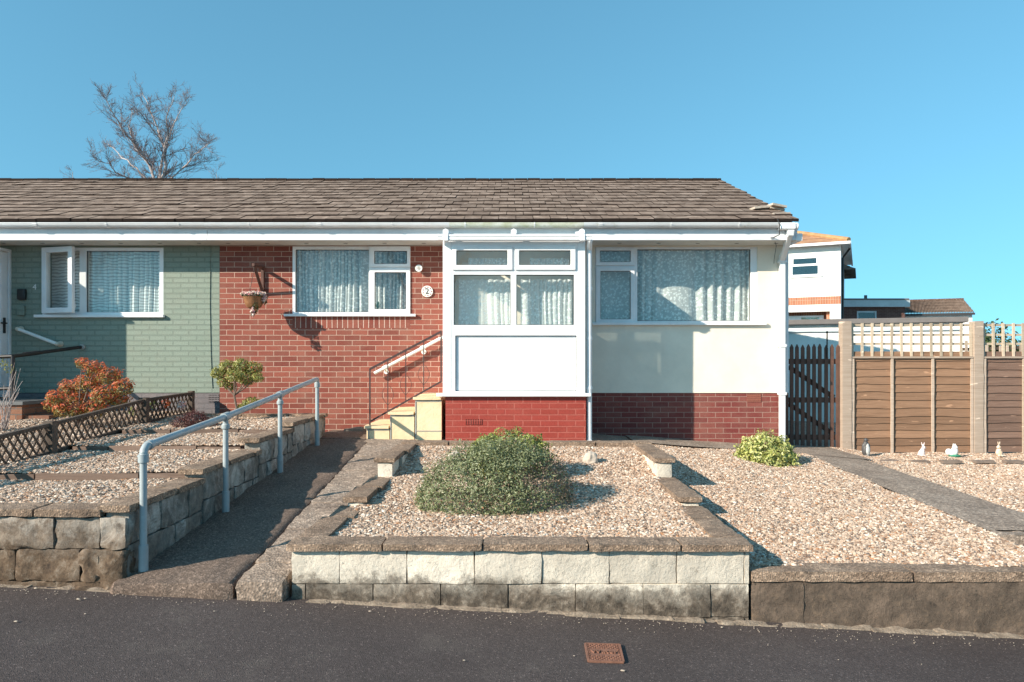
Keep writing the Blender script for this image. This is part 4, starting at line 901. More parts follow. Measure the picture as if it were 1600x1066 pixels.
A_, B_ = Vector((X(26, 10.4), 10.42, Z(514, 10.4))), Vector((X(88, 10.4), 10.42, Z(537.5, 10.4)))
b = MB(); b.tube([A_, B_], .024, 12); b.build('rail', 'whiterail', t, smooth=True)
for q in (A_, B_):
    b = MB(); b.tube([q, q+Vector((0, .03, 0)), q+Vector((0, .075, 0))], [.03, .032, .045], 14); b.ball(q, .031, 12, 8); b.build('end_cap', 'cream', t, smooth=True)
t = thing('door_railing', (X(20, 9.5), 9.5, .95), 'black tubular railing beside the brick steps of the green house', 'railing')
b = MB(); b.tube([(-8.4, 9.45, 1.70), (X(19, 9.45), 9.45, Z(557, 9.45)), (X(60, 9.9), 9.9, Z(551.5, 9.9)), (X(126, 10.47), 10.47, Z(542.5, 10.47))], .024, 10); b.tube([(X(40, 9.7), 9.66, Z(554.2, 9.66)), (X(62, 9.92), 9.92, Z(551.1, 9.92))], .029, 10); b.build('rail', 'blackiron', t, smooth=True)
b = MB(); b.tube([(X(20, 9.45), 9.45, Z(556, 9.45)), (X(20, 9.45), 9.45, Z(654, 9.45))], .024, 10); b.build('post', 'blackiron', t, smooth=True)
b = MB(); b.tube([(-8.4, 9.45, Z(614, 9.45)), (X(20, 9.45), 9.45, Z(607, 9.45))], .022, 10); b.build('lower_rail', 'blackiron', t, smooth=True)
b = MB(); b.disc((X(128, 10.48), 10.488, Z(542, 10.48)), .04, .02); b.build('wall_flange', 'greyline', t)

# ---- galvanised handrail on the ramp
pts = [(-2.505, 4.98), (-2.465, 6.31), (-2.43, 7.68), (-2.40, 9.03)]
t = thing('ramp_handrail', (-2.47, 5.0, .27), 'pale blue grey tubular handrail on four posts along the ramp', 'handrail')
top = [1.115, 1.225, 1.355, 1.485]
b = MB(); r_ = .027
P3 = [Vector((x, y, z)) for (x, y), z in zip(pts, top)]
line = [P3[0]+Vector((0, .0, -.06)), P3[0]+Vector((0, .008, -.02)), P3[0]+Vector((0, .035, .003)), P3[0]+Vector((0, .08, .010)), P3[1], P3[2], P3[3]+Vector((0, -.05, -.004)), P3[3]+Vector((0, -.012, -.004)), P3[3]+Vector((0, 0, -.03))]
b.tube(line, r_, 14); b.build('rail', 'galv', t, smooth=True)
for i, p in enumerate(P3):
    b = MB(); zb = rampz(p.y)-.02; b.tube([(p.x, p.y, zb), (p.x, p.y, p.z-.03)], .0235, 14); b.tube([(p.x, p.y, zb), (p.x, p.y, zb+.20)], .031, 14) if i < 4 else None
    po = b.build('post', 'galv', t, smooth=True)
    b = MB()
    if 0 < i < 3:
        d = (P3[i+1]-P3[i-1]).normalized(); b.tube([p-d*.05, p+d*.05], .036, 14); b.tube([p+Vector((0, 0, -.03)), p+Vector((0, 0, -.075))], .018, 10); b.tube([p+Vector((0, 0, -.07)), p+Vector((0, 0, -.10))], .035, 14); b.ball(p+Vector((0, 0, -.085)), .036, 12, 8)
    else:
        b.tube([p+Vector((0, .0, -.10)), p+Vector((0, 0, -.045))], .034, 14)
        if i == 0: b.tube([p+Vector((0, .06, .006)), p+Vector((0, .10, .012))], .034, 14); b.tube([p+Vector((-.04, 0, -.06)), p+Vector((0, 0, -.06))], .008, 8)
    b.build('clamp_fitting', 'galv', po, smooth=True)

# ------------------------------------------------------------------ leaves
def leaves(name, mt, blobs, n, size, parent=None, origin=(0, 0, 0), seed=0, aspect=.45, shell=(.72, 1.04), up=.35, bumpy=.12, zmin=None, pick=None, fold=.25):
    """n small folded leaves spread through ellipsoidal clumps; blobs=(x,y,z,rx,ry,rz)"""
    r = np.random.default_rng(seed); bl = np.array(blobs, float); w = (bl[:, 3]*bl[:, 4]+bl[:, 3]*bl[:, 5]+bl[:, 4]*bl[:, 5]); w /= w.sum()
    k = r.choice(len(bl), n, p=w); d = r.normal(size=(n, 3)); d /= np.linalg.norm(d, axis=1)[:, None]
    rad = r.uniform(*shell, n)**.6
    ph = np.sin(d[:, 0]*7+k)*np.sin(d[:, 1]*6+2*k)*np.sin(d[:, 2]*8+k*.7)
    rad = rad*(1+bumpy*ph*1.6)
    p = bl[k, :3]+d*bl[k, 3:]*rad[:, None]
    # drop leaves that lie deep inside another clump, keep uneven gaps
    keep = np.ones(n, bool)
    if zmin is not None: keep &= p[:, 2] > zmin
    for q in bl:
        e = ((p-q[:3])/q[3:]); keep &= (np.sum(e*e, 1) > .42)
    if pick is not None: keep &= pick(p, r)
    p = p[keep]; d = d[keep]; n = len(p)
    nr = d*1.0+r.normal(size=(n, 3))*.75; nr[:, 2] += up; nr /= np.linalg.norm(nr, axis=1)[:, None]
    t = np.cross(nr, r.normal(size=(n, 3))); t /= np.linalg.norm(t, axis=1)[:, None]; s = np.cross(nr, t)
    L = size*r.uniform(.6, 1.3, n)[:, None]; W = L*aspect
    v = np.empty((n, 4, 3)); v[:, 0] = p-t*L*.5; v[:, 1] = p+s*W*.5+nr*W*fold-t*L*.05; v[:, 2] = p+t*L*.5; v[:, 3] = p-s*W*.5+nr*W*fold-t*L*.05
    off = np.array(parent['_w'] if parent else origin); v = (v-off).reshape(-1, 3)
    i = np.arange(n)*4; f = np.empty((n*2, 3), np.int32); f[0::2] = np.stack([i, i+1, i+2], 1); f[1::2] = np.stack([i, i+2, i+3], 1)
    me = bpy.data.meshes.new(name); me.vertices.add(len(v)); me.vertices.foreach_set('co', v.ravel()); me.loops.add(len(f)*3); me.loops.foreach_set('vertex_index', f.ravel())
    me.polygons.add(len(f)); me.polygons.foreach_set('loop_start', np.arange(0, len(f)*3, 3)); me.update(calc_edges=True); me.validate()
    me.materials.append(mt); o = bpy.data.objects.new(name, me); C.objects.link(o)
    if parent: o.parent = parent; o['_w'] = parent['_w']
    else: o.location = tuple(off); o['_w'] = tuple(off)
    return o
LG = leaf_mat('hebe_leaf', [(.13, .15, .065), (.20, .225, .105), (.27, .29, .15), (.155, .18, .075), (.37, .38, .23)], .42, .25)
LB = leaf_mat('brown_dead_leaf', [(.17, .11, .08), (.28, .19, .13), (.11, .075, .06), (.36, .27, .19)], .7, .2)
LY = leaf_mat('yellow_green_leaf', [(.25, .30, .07), (.42, .42, .12), (.18, .25, .06), (.52, .50, .20)], .45, .3)
LV = leaf_mat('variegated_leaf', [(.66, .62, .22), (.36, .40, .10), (.78, .74, .36), (.20, .26, .06), (.58, .57, .18)], .45, .3)
LP = leaf_mat('pale_green_leaf', [(.27, .28, .07), (.44, .42, .13), (.19, .21, .05), (.56, .52, .22)], .4, .35)
LR = leaf_mat('orange_red_leaf', [(.72, .11, .06), (.62, .22, .07), (.80, .22, .14), (.50, .15, .06), (.68, .34, .13)], .4, .4)
LO = leaf_mat('bronze_green_leaf', [(.24, .20, .06), (.38, .24, .07), (.16, .18, .06), (.46, .27, .09)], .45, .35)
LU = leaf_mat('dark_purple_leaf', [(.09, .035, .035), (.16, .05, .045), (.06, .028, .03), (.22, .08, .06)], .5, .25)
LW = leaf_mat('white_petal', [(.80, .76, .68), (.72, .60, .50), (.78, .36, .36), (.82, .80, .74)], .6, .3)
LK = leaf_mat('dark_green_leaf', [(.05, .08, .03), (.09, .13, .045), (.07, .10, .035)], .5, .25)
def stems(name, m, parent, lines):
    b = MB()
    for pts, r0, r1 in lines:
        n = len(pts); b.tube(pts, [r0+(r1-r0)*i/(n-1) for i in range(n)], 7)
    return b.build(name, m, parent, smooth=True)

# big hebe
t = thing('hebe_bush', (-.1, 6.2, .54), 'largest bush, low wide grey green dome with a brown dead side, in the raised bed', 'bush')
HB = [(-.36, 6.22, .54, .44, .42, .42), (-.04, 6.28, .55, .47, .46, .51), (-.20, 6.20, .55, .46, .42, .49), (.10, 6.25, .54, .42, .42, .44), (.20, 6.40, .54, .34, .38, .37), (-.62, 6.22, .52, .2, .26, .20)]
brown = lambda p: (p[:, 0]+.20*np.sin(p[:, 2]*19)+.12*np.sin(p[:, 1]*23+1)) > .17
leaves('foliage', LG, HB, 52000, .025, t, seed=1, zmin=.44, pick=lambda p, r: ~brown(p) | (r.random(len(p)) < .25), bumpy=.10)
leaves('dead_foliage', LB, HB, 42000, .021, t, seed=2, zmin=.44, pick=lambda p, r: brown(p) & (r.random(len(p)) < .75), bumpy=.12)
ln = []
for k in range(46):
    a = rng.uniform(0, 6.28); e = rng.uniform(.15, 1.4); d = Vector((math.cos(a)*math.cos(e)*.5, math.sin(a)*math.cos(e)*.4, math.sin(e)*.42)); o_ = Vector((-.08, 6.3, .48))
    ln.append(([o_, o_+d*.5+Vector((0, 0, .03)), o_+d*.95], .008, .002))
stems('stem', 'bark', t, ln)
t = thing('yellow_shrub', (-.03, 7.15, .6), 'yellow green shrub whose top shows behind the big bush', 'bush')
leaves('foliage', LY, [(-.03, 7.15, .78, .34, .28, .24), (-.22, 7.1, .78, .2, .2, .2), (.17, 7.15, .78, .2, .2, .2)], 9000, .036, t, seed=3, bumpy=.16)
stems('stem', 'bark', t, [([(-.03, 7.15, .58), (-.1+k*.05, 7.15+.03*k, .85)], .01, .004) for k in range(5)])
t = thing('variegated_shrub', (3.1, 8.95, .38), 'small round yellow variegated shrub on the gravel near the gate', 'bush')
leaves('foliage', LV, [(3.08, 8.92, .60, .30, .27, .21), (2.92, 8.9, .56, .17, .18, .18), (3.27, 8.95, .55, .17, .2, .19), (3.12, 8.85, .50, .27, .2, .14)], 8200, .044, t, seed=4, bumpy=.26, shell=(.6, 1.15), zmin=.37, aspect=.5)
stems('stem', 'bark', t, [([(3.1, 8.95, .35), (3.0+k*.05, 8.95, .6)], .012, .005) for k in range(5)])
def fromblobs(lst, Y, dy=.12, sy=1):
    r = random.Random(5); out = []
    for (px, py, rp_) in lst:
        y = Y+r.uniform(-dy, dy); s = y/F; out.append((X(px, y), y, Z(py, y), rp_*s, rp_*s*1.1, rp_*s*.75*sy))
    return out
# red bush
t = thing('red_leaf_shrub', (X(128, 8.8), 8.8, .9), 'spreading shrub with red orange young leaves in front of the green wall', 'bush')
RB = fromblobs([(128, 568, 9), (148, 577, 15), (172, 588, 17), (140, 600, 19), (193, 604, 14), (108, 606, 14), (88, 622, 13), (78, 634, 9), (118, 622, 15), (165, 618, 20), (186, 624, 15), (98, 640, 13), (148, 640, 18), (120, 642, 12)], 8.8, .18)
leaves('red_leaves', LR, [(a, b_, c+.03, d, e, f*.8) for a, b_, c, d, e, f in RB], 2500, .052, t, seed=5, shell=(.6, 1.2), up=.8, bumpy=.2, aspect=.32)
leaves('green_leaves', LO, [(a, b_, c-.02, d*.95, e, f*.9) for a, b_, c, d, e, f in RB], 3000, .054, t, seed=6, shell=(.3, 1.15), bumpy=.2, aspect=.32)
o_ = Vector((X(122, 8.8), 8.8, .93))
stems('stem', 'bark', t, [([o_, o_+(Vector(q[:3])-o_)*.45+Vector((0, 0, .05)), Vector(q[:3])], .013, .004) for q in RB])
# pale shrub on a short trunk
t = thing('pale_leaf_shrub', (X(371, 9.3), 9.3, .95), 'small pale green shrub with twisted bare stems before the red brick', 'bush')
PB = fromblobs([(341, 583, 11), (356, 573, 13), (378, 571, 13), (397, 575, 12), (349, 596, 10), (385, 590, 15), (366, 587, 12), (402, 590, 9), (393, 630, 12), (380, 636, 8), (360, 604, 8)], 9.3, .12)
leaves('foliage', LP, PB, 4200, .048, t, seed=7, shell=(.4, 1.15), up=.6, bumpy=.2, aspect=.3)
leaves('red_tip', LR, [PB[3]], 60, .035, t, seed=8, shell=(1.0, 1.15))
o_ = Vector((X(370, 9.3), 9.3, .92)); f_ = Vector((X(366, 9.3), 9.3, Z(618, 9.3)))
ln = [([o_, o_+Vector((.01, 0, .12)), f_], .018, .013)]
for q in PB:
    st = f_ if q[2] > 1.3 else o_+Vector((0, 0, .1)); ln.append(([st, st.lerp(Vector(q[:3]), .5)+Vector((rng.uniform(-.05, .05), 0, -.02)), Vector(q[:3])], .010, .004))
stems('stem', 'bark', t, ln)
t = thing('purple_shrub', (X(305, 8.5), 8.5, .9), 'low dark purple leaved shrub between the lattice fence and the handrail', 'bush')
leaves('foliage', LU, fromblobs([(285, 662, 14), (305, 655, 17), (325, 664, 15), (300, 672, 18), (322, 676, 12)], 8.5, .12), 9000, .020, t, seed=9, bumpy=.25, shell=(.5, 1.2))
stems('stem', 'bark', t, [([(X(305, 8.5), 8.5, .88), (X(285+9*k, 8.5), 8.5, 1.0)], .008, .003) for k in range(5)])
# bare plant at the left edge and small flowers behind the lattice
t = thing('bare_shrub', (X(4, 8.6), 8.6, .85), 'leafless pale twigged plant at the left edge near the black railing', 'bush')
ln = []
for k in range(22):
    a = rng.uniform(-.28, .22); q = Vector((X(2, 8.6), 8.6+rng.uniform(-.1, .1), .86)); ln.append(([q, q+Vector((a*.5, rng.uniform(-.1, .1), rng.uniform(.2, .35))), q+Vector((a*1.3, rng.uniform(-.1, .1), rng.uniform(.45, .9)))], .006, .002))
stems('stem', 'birch', t, ln)
leaves('leaf', LP, [(X(14, 8.6), 8.6, Z(575, 8.6), .05, .05, .07), (X(2, 8.6), 8.6, Z(566, 8.6), .05, .05, .05)], 60, .03, t, seed=1)
for i, (px, py, mt) in enumerate([(208, 643, LY), (217, 638, LW), (241, 632, LY), (250, 636, LW), (259, 630, LR), (283, 633, LW)]):
    o = leaves('spring_flower', mt, [(X(px, 9.5), 9.5, Z(py, 9.5), .05, .05, .055)], 90, .03, None, (X(px, 9.5), 9.5, Z(py, 9.5)-.06), seed=i, aspect=.7)
    tag(o, 'small bright flower tuft seen through the lattice near the green wall', 'flower', 'small flowers behind the lattice fence')

# ------------------------------------------------------------------ hanging basket
bx, by = X(395.5, 10.12), 10.12
t = thing('wall_bracket', (X(411, 10.5), 10.5, Z(440, 10.5)), 'triangular dark brown wooden bracket on the red brick above the basket', 'bracket')
wx = X(411, 10.49); arm0 = (wx, 10.49, Z(418.5, 10.49)); arm1 = (wx+.01, 10.10, Z(413, 10.1))
b = MB(); b.bar((wx, 10.478, Z(416, 10.5)), (wx, 10.478, Z(460, 10.5)), .04, .04, (0, 1, 0)); b.build('wall_post', 'blackwood', t, bevel=.003)
b = MB(); b.bar((wx, 10.46, Z(419, 10.46)), (wx, 10.09, Z(419, 10.46)), .038, .038); b.build('arm', 'blackwood', t, bevel=.003)
b = MB(); b.bar((wx, 10.46, Z(456, 10.46)), (wx, 10.14, Z(419, 10.46)-.02), .034, .034); b.build('brace', 'blackwood', t, bevel=.003)
hookz = Z(419, 10.46)-.02; bx = wx; bz = Z(470, 10.12)
t = thing('hanging_basket', (bx, by, bz), 'brown hanging basket of white and pink flowers on the red brick wall', 'hanging basket')
b = MB(); prof = [(0, -.115), (.06, -.112), (.10, -.085), (.125, -.03), (.145, .05), (.150, .055), (.138, .05), (.12, -.02), (.0, -.06)]; n = 24
for (r_, z_) in prof:
    for k in range(n): a = 2*math.pi*k/n; b.v.append((bx+r_*math.cos(a), by+r_*math.sin(a), bz+z_))
for j in range(len(prof)-1):
    for k in range(n): b.f.append((j*n+k, j*n+(k+1) % n, (j+1)*n+(k+1) % n, (j+1)*n+k))
MT['basket'] = mat('brown_basket', [(.3, (.20, .085, .035)), (.7, (.36, .17, .075))], 16, .6, .6, 60, .006); b.build('pot', 'basket', t, smooth=True)
leaves('leaves', LK, [(bx, by, bz+.07, .16, .15, .045), (bx+.05, by-.08, bz-.08, .04, .04, .10), (bx+.02, by-.1, bz-.17, .03, .03, .06), (bx+.15, by, bz+.02, .04, .05, .07)], 1100, .028, t, seed=1)
leaves('flowers', LW, [(bx, by-.02, bz+.09, .17, .14, .035), (bx+.03, by-.13, bz-.17, .025, .02, .06), (bx+.155, by-.04, bz+.03, .035, .03, .05)], 650, .034, t, seed=2, aspect=.8)
b = MB()
for k in range(3):
    a = k*2.1+.4; b.tube([(bx+.143*math.cos(a), by+.143*math.sin(a), bz+.055), (bx, by, hookz-.06)], .0018, 4)
b.tube([(bx, by, hookz-.06), (bx, by, hookz+.0)], .003, 5); b.build('chain', 'wire', t)

# ------------------------------------------------------------------ lattice fence
t = thing('lattice_fence', (-4.5, 7.5, .75), 'low dark weathered lattice fence rising between the two gravel gardens', 'fence')
nodes = [(5.1, .97, .66), (7.14, 1.107, .80), (8.96, 1.245, .90), (10.28, 1.275, .93)]
for (y, zt, zb) in nodes:
    b = MB(); w = .05 if y < 10 else .035; b.rough(-4.5-w, -4.5+w, y-.045, y+.045, zb-.12, zt+.015, .05, .004, y, .008); b.build('post', 'darkwood', t, smooth=True)
for (p, q) in zip(nodes[:-1], nodes[1:]):
    b = MB(); b.bar((-4.5, p[0], p[1]-.02), (-4.5, q[0], q[1]-.02), .05, .035, (0, 0, 1)); b.build('top_rail', 'darkwood', t, bevel=.004)
    zb0, zb1 = p[1]-.29, q[1]-.29; b = MB(); b.bar((-4.5, p[0], zb0), (-4.5, q[0], zb1), .045, .03); b.build('bottom_rail', 'darkwood', t, bevel=.004)
    b = MB(); L = q[0]-p[0]; hgt = .27; yy = -hgt
    while yy < L:
        for s_, xo in ((1, -.008), (-1, .008)):
            u0, u1 = yy, yy+hgt*.8; v0, v1 = (0, 1) if s_ == 1 else (1, 0)
            a0, a1 = max(0, u0), min(L, u1)
            if a1-a0 < .02: continue
            f0, f1 = (a0-u0)/(u1-u0), (a1-u0)/(u1-u0); w0 = v0+(v1-v0)*f0; w1_ = v0+(v1-v0)*f1
            zz = lambda u, w: (zb0+(zb1-zb0)*u/L)+w*(p[1]-.02-zb0+((q[1]-zb1)-(p[1]-zb0))*u/L)
            b.bar((-4.5+xo, p[0]+a0, zz(a0, w0)), (-4.5+xo, p[0]+a1, zz(a1, w1_)), .012, .018)
        yy += .105
    b.build('lattice', 'darkwood', t)
b = MB(); b.rough(-4.52, -4.48, 5.1, 10.3, .0, .14, .2, .006, 3, .006, lambda p: .69+.055*(p.y-5)-.12); b.build('gravel_board', 'darkwood', t)

# ------------------------------------------------------------------ wooden fence with trellis
YF = 11.0; FX = [5.0, 6.97, 8.94]; zb, zp, zt = .34, 1.765, 2.275
t = thing('wooden_fence', (7, YF, .33), 'brown lap board fence panels topped with square trellis between pale posts', 'fence')
for x in FX:
    b = MB(); b.rough(x-.07, x+.07, YF-.07, YF+.07, .1, zt+.03, .09, .004, x, .008); b.build('post', 'post', t, smooth=True)
for i, (x0, x1) in enumerate(zip(FX[:-1], FX[1:])):
    a, c = x0+.075, x1-.075; m = MB(); k = 0; z = zb; r = random.Random(i+3)
    while z < zp-.05:
        h = r.uniform(.098, .128); nx = 40; o_ = len(m.v); ph = r.uniform(0, 50)
        for j in range(nx+1):
            x = a+.03+(c-a-.06)*j/nx; wv = .014*mn.noise(Vector((x*2.2, ph, 0)))+.005*mn.noise(Vector((x*9, ph, 1)))
            zz0 = max(zb-.01, z+wv); m.v += [(x, YF-.030, zz0), (x, YF-.012, z+h+.03), (x, YF-.004, z+h+.03), (x, YF-.016, zz0)]
        for j in range(nx):
            q = o_+4*j
            for s_ in range(4): m.f.append((q+s_, q+4+s_, q+4+(s_+1) % 4, q+(s_+1) % 4))
        z += h
    pn = m.build('board_panel', 'panel' if i == 0 else 'panel2', t)
    for x in (a+.02, a+(c-a)*.333, a+(c-a)*.667, c-.02):
        b = MB(); b.rough(x-.019, x+.019, YF-.058, YF-.032, zb-.01, zp-.02, .12, .003, x, .004); b.build('batten', 'post', pn, smooth=True)
    b = MB(); b.rough(a, c, YF-.06, YF+.02, zp-.018, zp+.012, .15, .003, a, .006); b.build('capping', 'post', pn, smooth=True)
    tr = MB(); n = 13
    for j in range(n):
        x = a+.02+(c-a-.04)*j/(n-1); tr.bar((x+r.uniform(-.004, .004), YF-.02, zp+.012), (x+r.uniform(-.006, .006), YF-.02, zt), .036, .018, (0, 1, 0))
    for z in (zp+.03, 1.965, 2.10, 2.245): tr.bar((a, YF+.0, z), (c, YF+.0, z), .018, .034)
    tr.build('trellis', 'trellis', t)
# gate
t = thing('picket_gate', (4.5, 11.06, .33), 'dark brown picket gate with pointed tops beside the house', 'gate')
YG = 11.03
for px in [1228.5, 1236.5, 1244.8, 1253.8, 1262.7, 1271.5, 1280.4, 1290.4, 1299.4, 1308.6]:
    x = X(px, YG)-.0; w = .027; b = MB(); z0, z1 = .33+rng.uniform(-.01, .01), 1.96+rng.uniform(-.012, .008); y0, y1 = YG-.02, YG
    pr = [(x-w, z0), (x+w, z0), (x+w, z1-.05), (x+.004, z1), (x-.004, z1), (x-w, z1-.05)]
    b.v = [(p[0], y0, p[1]) for p in pr]+[(p[0], y1, p[1]) for p in pr]; n = 6
    b.f = [tuple(range(n)), tuple(range(n, 2*n))[::-1]]+[(k, (k+1) % n, n+(k+1) % n, n+k) for k in range(n)]
    b.build('picket', 'gatewood', t, bevel=.003)
for z in (1.70, 1.12, .56):
    b = MB(); b.box(4.10, 4.92, YG+.001, YG+.03, z-.04, z+.04); b.build('rail', 'gatewood', t, bevel=.003)
b = MB(); b.bar((4.18, YG+.045, 1.62), (4.86, YG+.045, 1.16), .028, .07, (0, 0, 1)); b.build('brace', 'gatewood', t)
b = MB(); b.bar((4.18, YG+.045, 1.06), (4.86, YG+.045, .60), .028, .07, (0, 0, 1)); b.build('brace', 'gatewood', t)
b = MB(); b.tube([(X(1291, YG), YG-.03, 1.75), (X(1291, YG), YG-.03, 2.14)], .011, 8); b.ball((X(1291, YG), YG-.03, 2.14), .018, 8, 6); b.build('bolt_rod', 'black', t)

# ------------------------------------------------------------------ ornaments (each one remeshed into one figure)
def sculpt(name, m, parent, balls, vox=.006):
    b = MB()
    for q in balls:
        c, r_ = q[0], q[1]; rot = q[2] if len(q) > 2 else None; b.ball(c, r_, 14, 10, rot)
    o = b.build(name, m, parent, smooth=True)
    md = o.modifiers.new('remesh', 'REMESH'); md.mode = 'VOXEL'; md.voxel_size = vox; md.use_smooth_shade = True
    sm = o.modifiers.new('smooth', 'SMOOTH'); sm.iterations = 3; sm.factor = .5
    return o
MT['ornwhite'] = mat('white_ornament', (.80, .77, .74), 20, .6, .2); MT['ornpink'] = mat('pinkish_ornament', [(.35, (.62, .47, .44)), (.6, (.78, .70, .68))], 22, .6, .2)
MT['orntan'] = mat('tan_ornament', [(.35, (.50, .32, .18)), (.6, (.74, .62, .50))], 20, .6, .2); MT['orndark'] = mat('charcoal_ornament', (.07, .065, .065), 20, .55, .2); MT['orngrey'] = mat('speckled_grey_ornament', [(.4, (.35, .35, .33)), (.6, (.62, .62, .6))], 60, .7, .3)
MT['orngreen'] = mat('green_ornament', (.04, .22, .13), 10, .5, .1)
RYm = lambda a: Matrix.Rotation(R(a), 3, 'Y')
Yo = 10.45; x, z = X(1353, Yo), .345
t = thing('penguin_ornament', (x, Yo, z), 'dark standing penguin figure with a pale speckled belly by the fence', 'garden ornament')
sculpt('body', 'orndark', t, [((x, Yo, z+.09), (.052, .05, .10)), ((x-.003, Yo, z+.16), (.042, .04, .07)), ((x-.006, Yo-.005, z+.235), (.028, .03, .03)), ((x+.014, Yo-.02, z+.238), (.03, .012, .009)), ((x-.046, Yo, z+.11), (.013, .025, .075)), ((x+.046, Yo, z+.11), (.013, .025, .075)), ((x-.02, Yo-.03, z+.008), (.02, .03, .01)), ((x+.02, Yo-.03, z+.008), (.02, .03, .01))])
sculpt('belly', 'orngrey', t, [((x+.010, Yo-.022, z+.09), (.040, .036, .078)), ((x+.007, Yo-.018, z+.15), (.032, .03, .045))])
def rabbit(x, m, label, k=1, face=1):
    t = thing('rabbit_ornament', (x, Yo, z), label, 'garden ornament', None); s = k; f = face
    sculpt('body', m, t, [((x, Yo, z+.05*s), (.045*s, .05*s, .055*s)), ((x+.008*f*s, Yo-.01, z+.09*s), (.030*s, .035*s, .045*s)), ((x+.018*f*s, Yo-.02, z+.135*s), (.028*s, .030*s, .026*s)), ((x+.036*f*s, Yo-.028, z+.130*s), (.015*s, .015*s, .013*s)),
        ((x+.000*f*s, Yo-.01, z+.185*s), (.009*s, .007, .036*s), RYm(-14*f)), ((x+.024*f*s, Yo-.02, z+.185*s), (.009*s, .007, .036*s), RYm(12*f)), ((x-.045*f*s, Yo, z+.028*s), (.018*s, .018, .018*s)), ((x+.022*f*s, Yo-.04, z+.012*s), (.022*s, .022, .012*s)), ((x-.018*f*s, Yo-.035, z+.014*s), (.026*s, .022, .014*s))], .005)
    b = MB(); b.ball((x+.028*f*s, Yo-.045, z+.140*s), .004, 8, 6); b.build('eye', 'black', t)
rabbit(X(1440, Yo), 'ornpink', 'pinkish white sitting rabbit figure with upright ears, between penguin and squirrel', .95, 1)
rabbit(X(1561, Yo), 'orntan', 'tan and white rabbit figure with tall ears beyond the fence post, rightmost ornament', 1.0, -1)
x = X(1489, Yo)
t = thing('squirrel_ornament', (x, Yo, z), 'white squirrel figure with a round tail on a green base by the fence', 'garden ornament')
sculpt('body', 'ornwhite', t, [((x+.022, Yo, z+.075), (.048, .045, .065)), ((x+.02, Yo-.01, z+.135), (.034, .034, .036)), ((x+.038, Yo-.02, z+.13), (.02, .02, .018)), ((x+.005, Yo, z+.172), (.009, .008, .016)), ((x+.03, Yo, z+.172), (.009, .008, .016)), ((x-.055, Yo+.01, z+.065), (.045, .035, .048)), ((x-.02, Yo, z+.04), (.04, .03, .03))])
b = MB(); b.ball((x+.02, Yo-.01, z+.012), (.085, .06, .02), 14, 8, amp=.2); b.build('base', 'orngreen', t, smooth=True)
for px in (1388, 1436, 1485, 1536, 1583):
    x = X(px, 9.78); b = MB(); b.rough(x-.13, x+.13, 9.72, 9.84, .345, .385, .04, .012, px, .02)
    tag(b.build('edging_stone', 'flatstone', origin=(x, 9.78, .34), smooth=True), 'thin flat brown stone half sunk in the gravel in front of the ornaments', 'edging stone', 'flat stones in a row before the fence')
for px, py, lab in ((710, 722, 'pale rounded stone at the back left of the raised bed'), (923, 724, 'pale rounded stone at the back right of the raised bed')):
    Y_ = 7.7; x = X(px, Y_); zc = midz(x, Y_); b = MB(); b.ball((x, Y_, zc+.05), (.078, .07, .085), 18, 12, amp=.25, seed=px); b.ball((x-.03, Y_-.01, zc+.03), (.06, .05, .06), 12, 8, amp=.3, seed=px+2)
    o = b.build('rounded_stone', 'palestone', origin=(x, Y_, zc), smooth=True); md = o.modifiers.new('remesh', 'REMESH'); md.mode = 'VOXEL'; md.voxel_size = .008; md.use_smooth_shade = True
    tag(o, lab, 'stone')

# ------------------------------------------------------------------ water cover and litter on the road
zr = lambda x, y: roadz(x)+.008*mn.noise(Vector((x*1.7, y*1.7, 3)))
def roadpt(px, py):
    y = 4.1
    for _ in range(12): y = (EYE-roadz(X(px, y)))*F/(py-HY)
    return Vector((X(px, y), y, roadz(X(px, y))))
q = [roadpt(*p) for p in ((921, 1035), (972.5, 1036.5), (966.5, 1011), (916, 1009.5))]; cq = sum(q, Vector())/4; up = Vector((0, 0, .012))
t = thing('water_cover', tuple(cq), 'small rusty square water stop cover set in the road', 'utility cover')
b = MB(); b.hexa([p-up for p in q]+[p+up for p in q]); b.build('plate', 'rust', t, bevel=.002)
b = MB(); fr_ = [cq+(p-cq)*1.06 for p in q]
for i in range(4): b.bar(fr_[i]+up*.8, fr_[(i+1) % 4]+up*.8, .012, .012)
b.build('rim', 'rust', t)
b = MB(); e1 = (q[1]-q[0]); e2 = (q[3]-q[0]); n1, n2 = 20, 20
for i in range(14):
    for j in range(14):
        if 4 <= j <= 9 and 1 <= i <= 12: continue
        c_ = q[0]+e1*(i+.5)/14+e2*(j+.5)/14+up*1.12; dd = (e1.normalized()+e2.normalized()*(1 if (i+j) % 2 else -1))*.0036; b.bar(c_-dd, c_+dd, .003, .004)
b.build('tread_pattern', 'rust', t)
ang = math.atan2(e1.y, e1.x); text_mesh('lettering', 'Water', .058, .004, 'rust', cq+up*1.2+Vector((-.0, -.002, .001)), Matrix.Rotation(ang, 4, 'Z') @ Matrix.Rotation(R(2.6), 4, 'Y'), t)
b = MB()
for (px, py, s) in ((578, 957, .016), (725, 1034, .013), (973, 1050, .022), (897, 1027, .01), (905, 975, .01), (122, 938, .022), (56, 921, .022), (133, 937, .016), (25, 973, .018), (133, 961, .012), (335, 957, .012), (930, 1025, .008), (1128, 982, .016), (1310, 1033, .008), (1440, 1040, .008), (700, 1005, .006), (220, 990, .007), (1200, 1010, .008)):
    s *= .6; p = roadpt(px, py); b.ball(p+Vector((0, 0, .008)), (s, s*.6, s*.35), 7, 5, amp=.5, seed=px)
rg = random.Random(77)
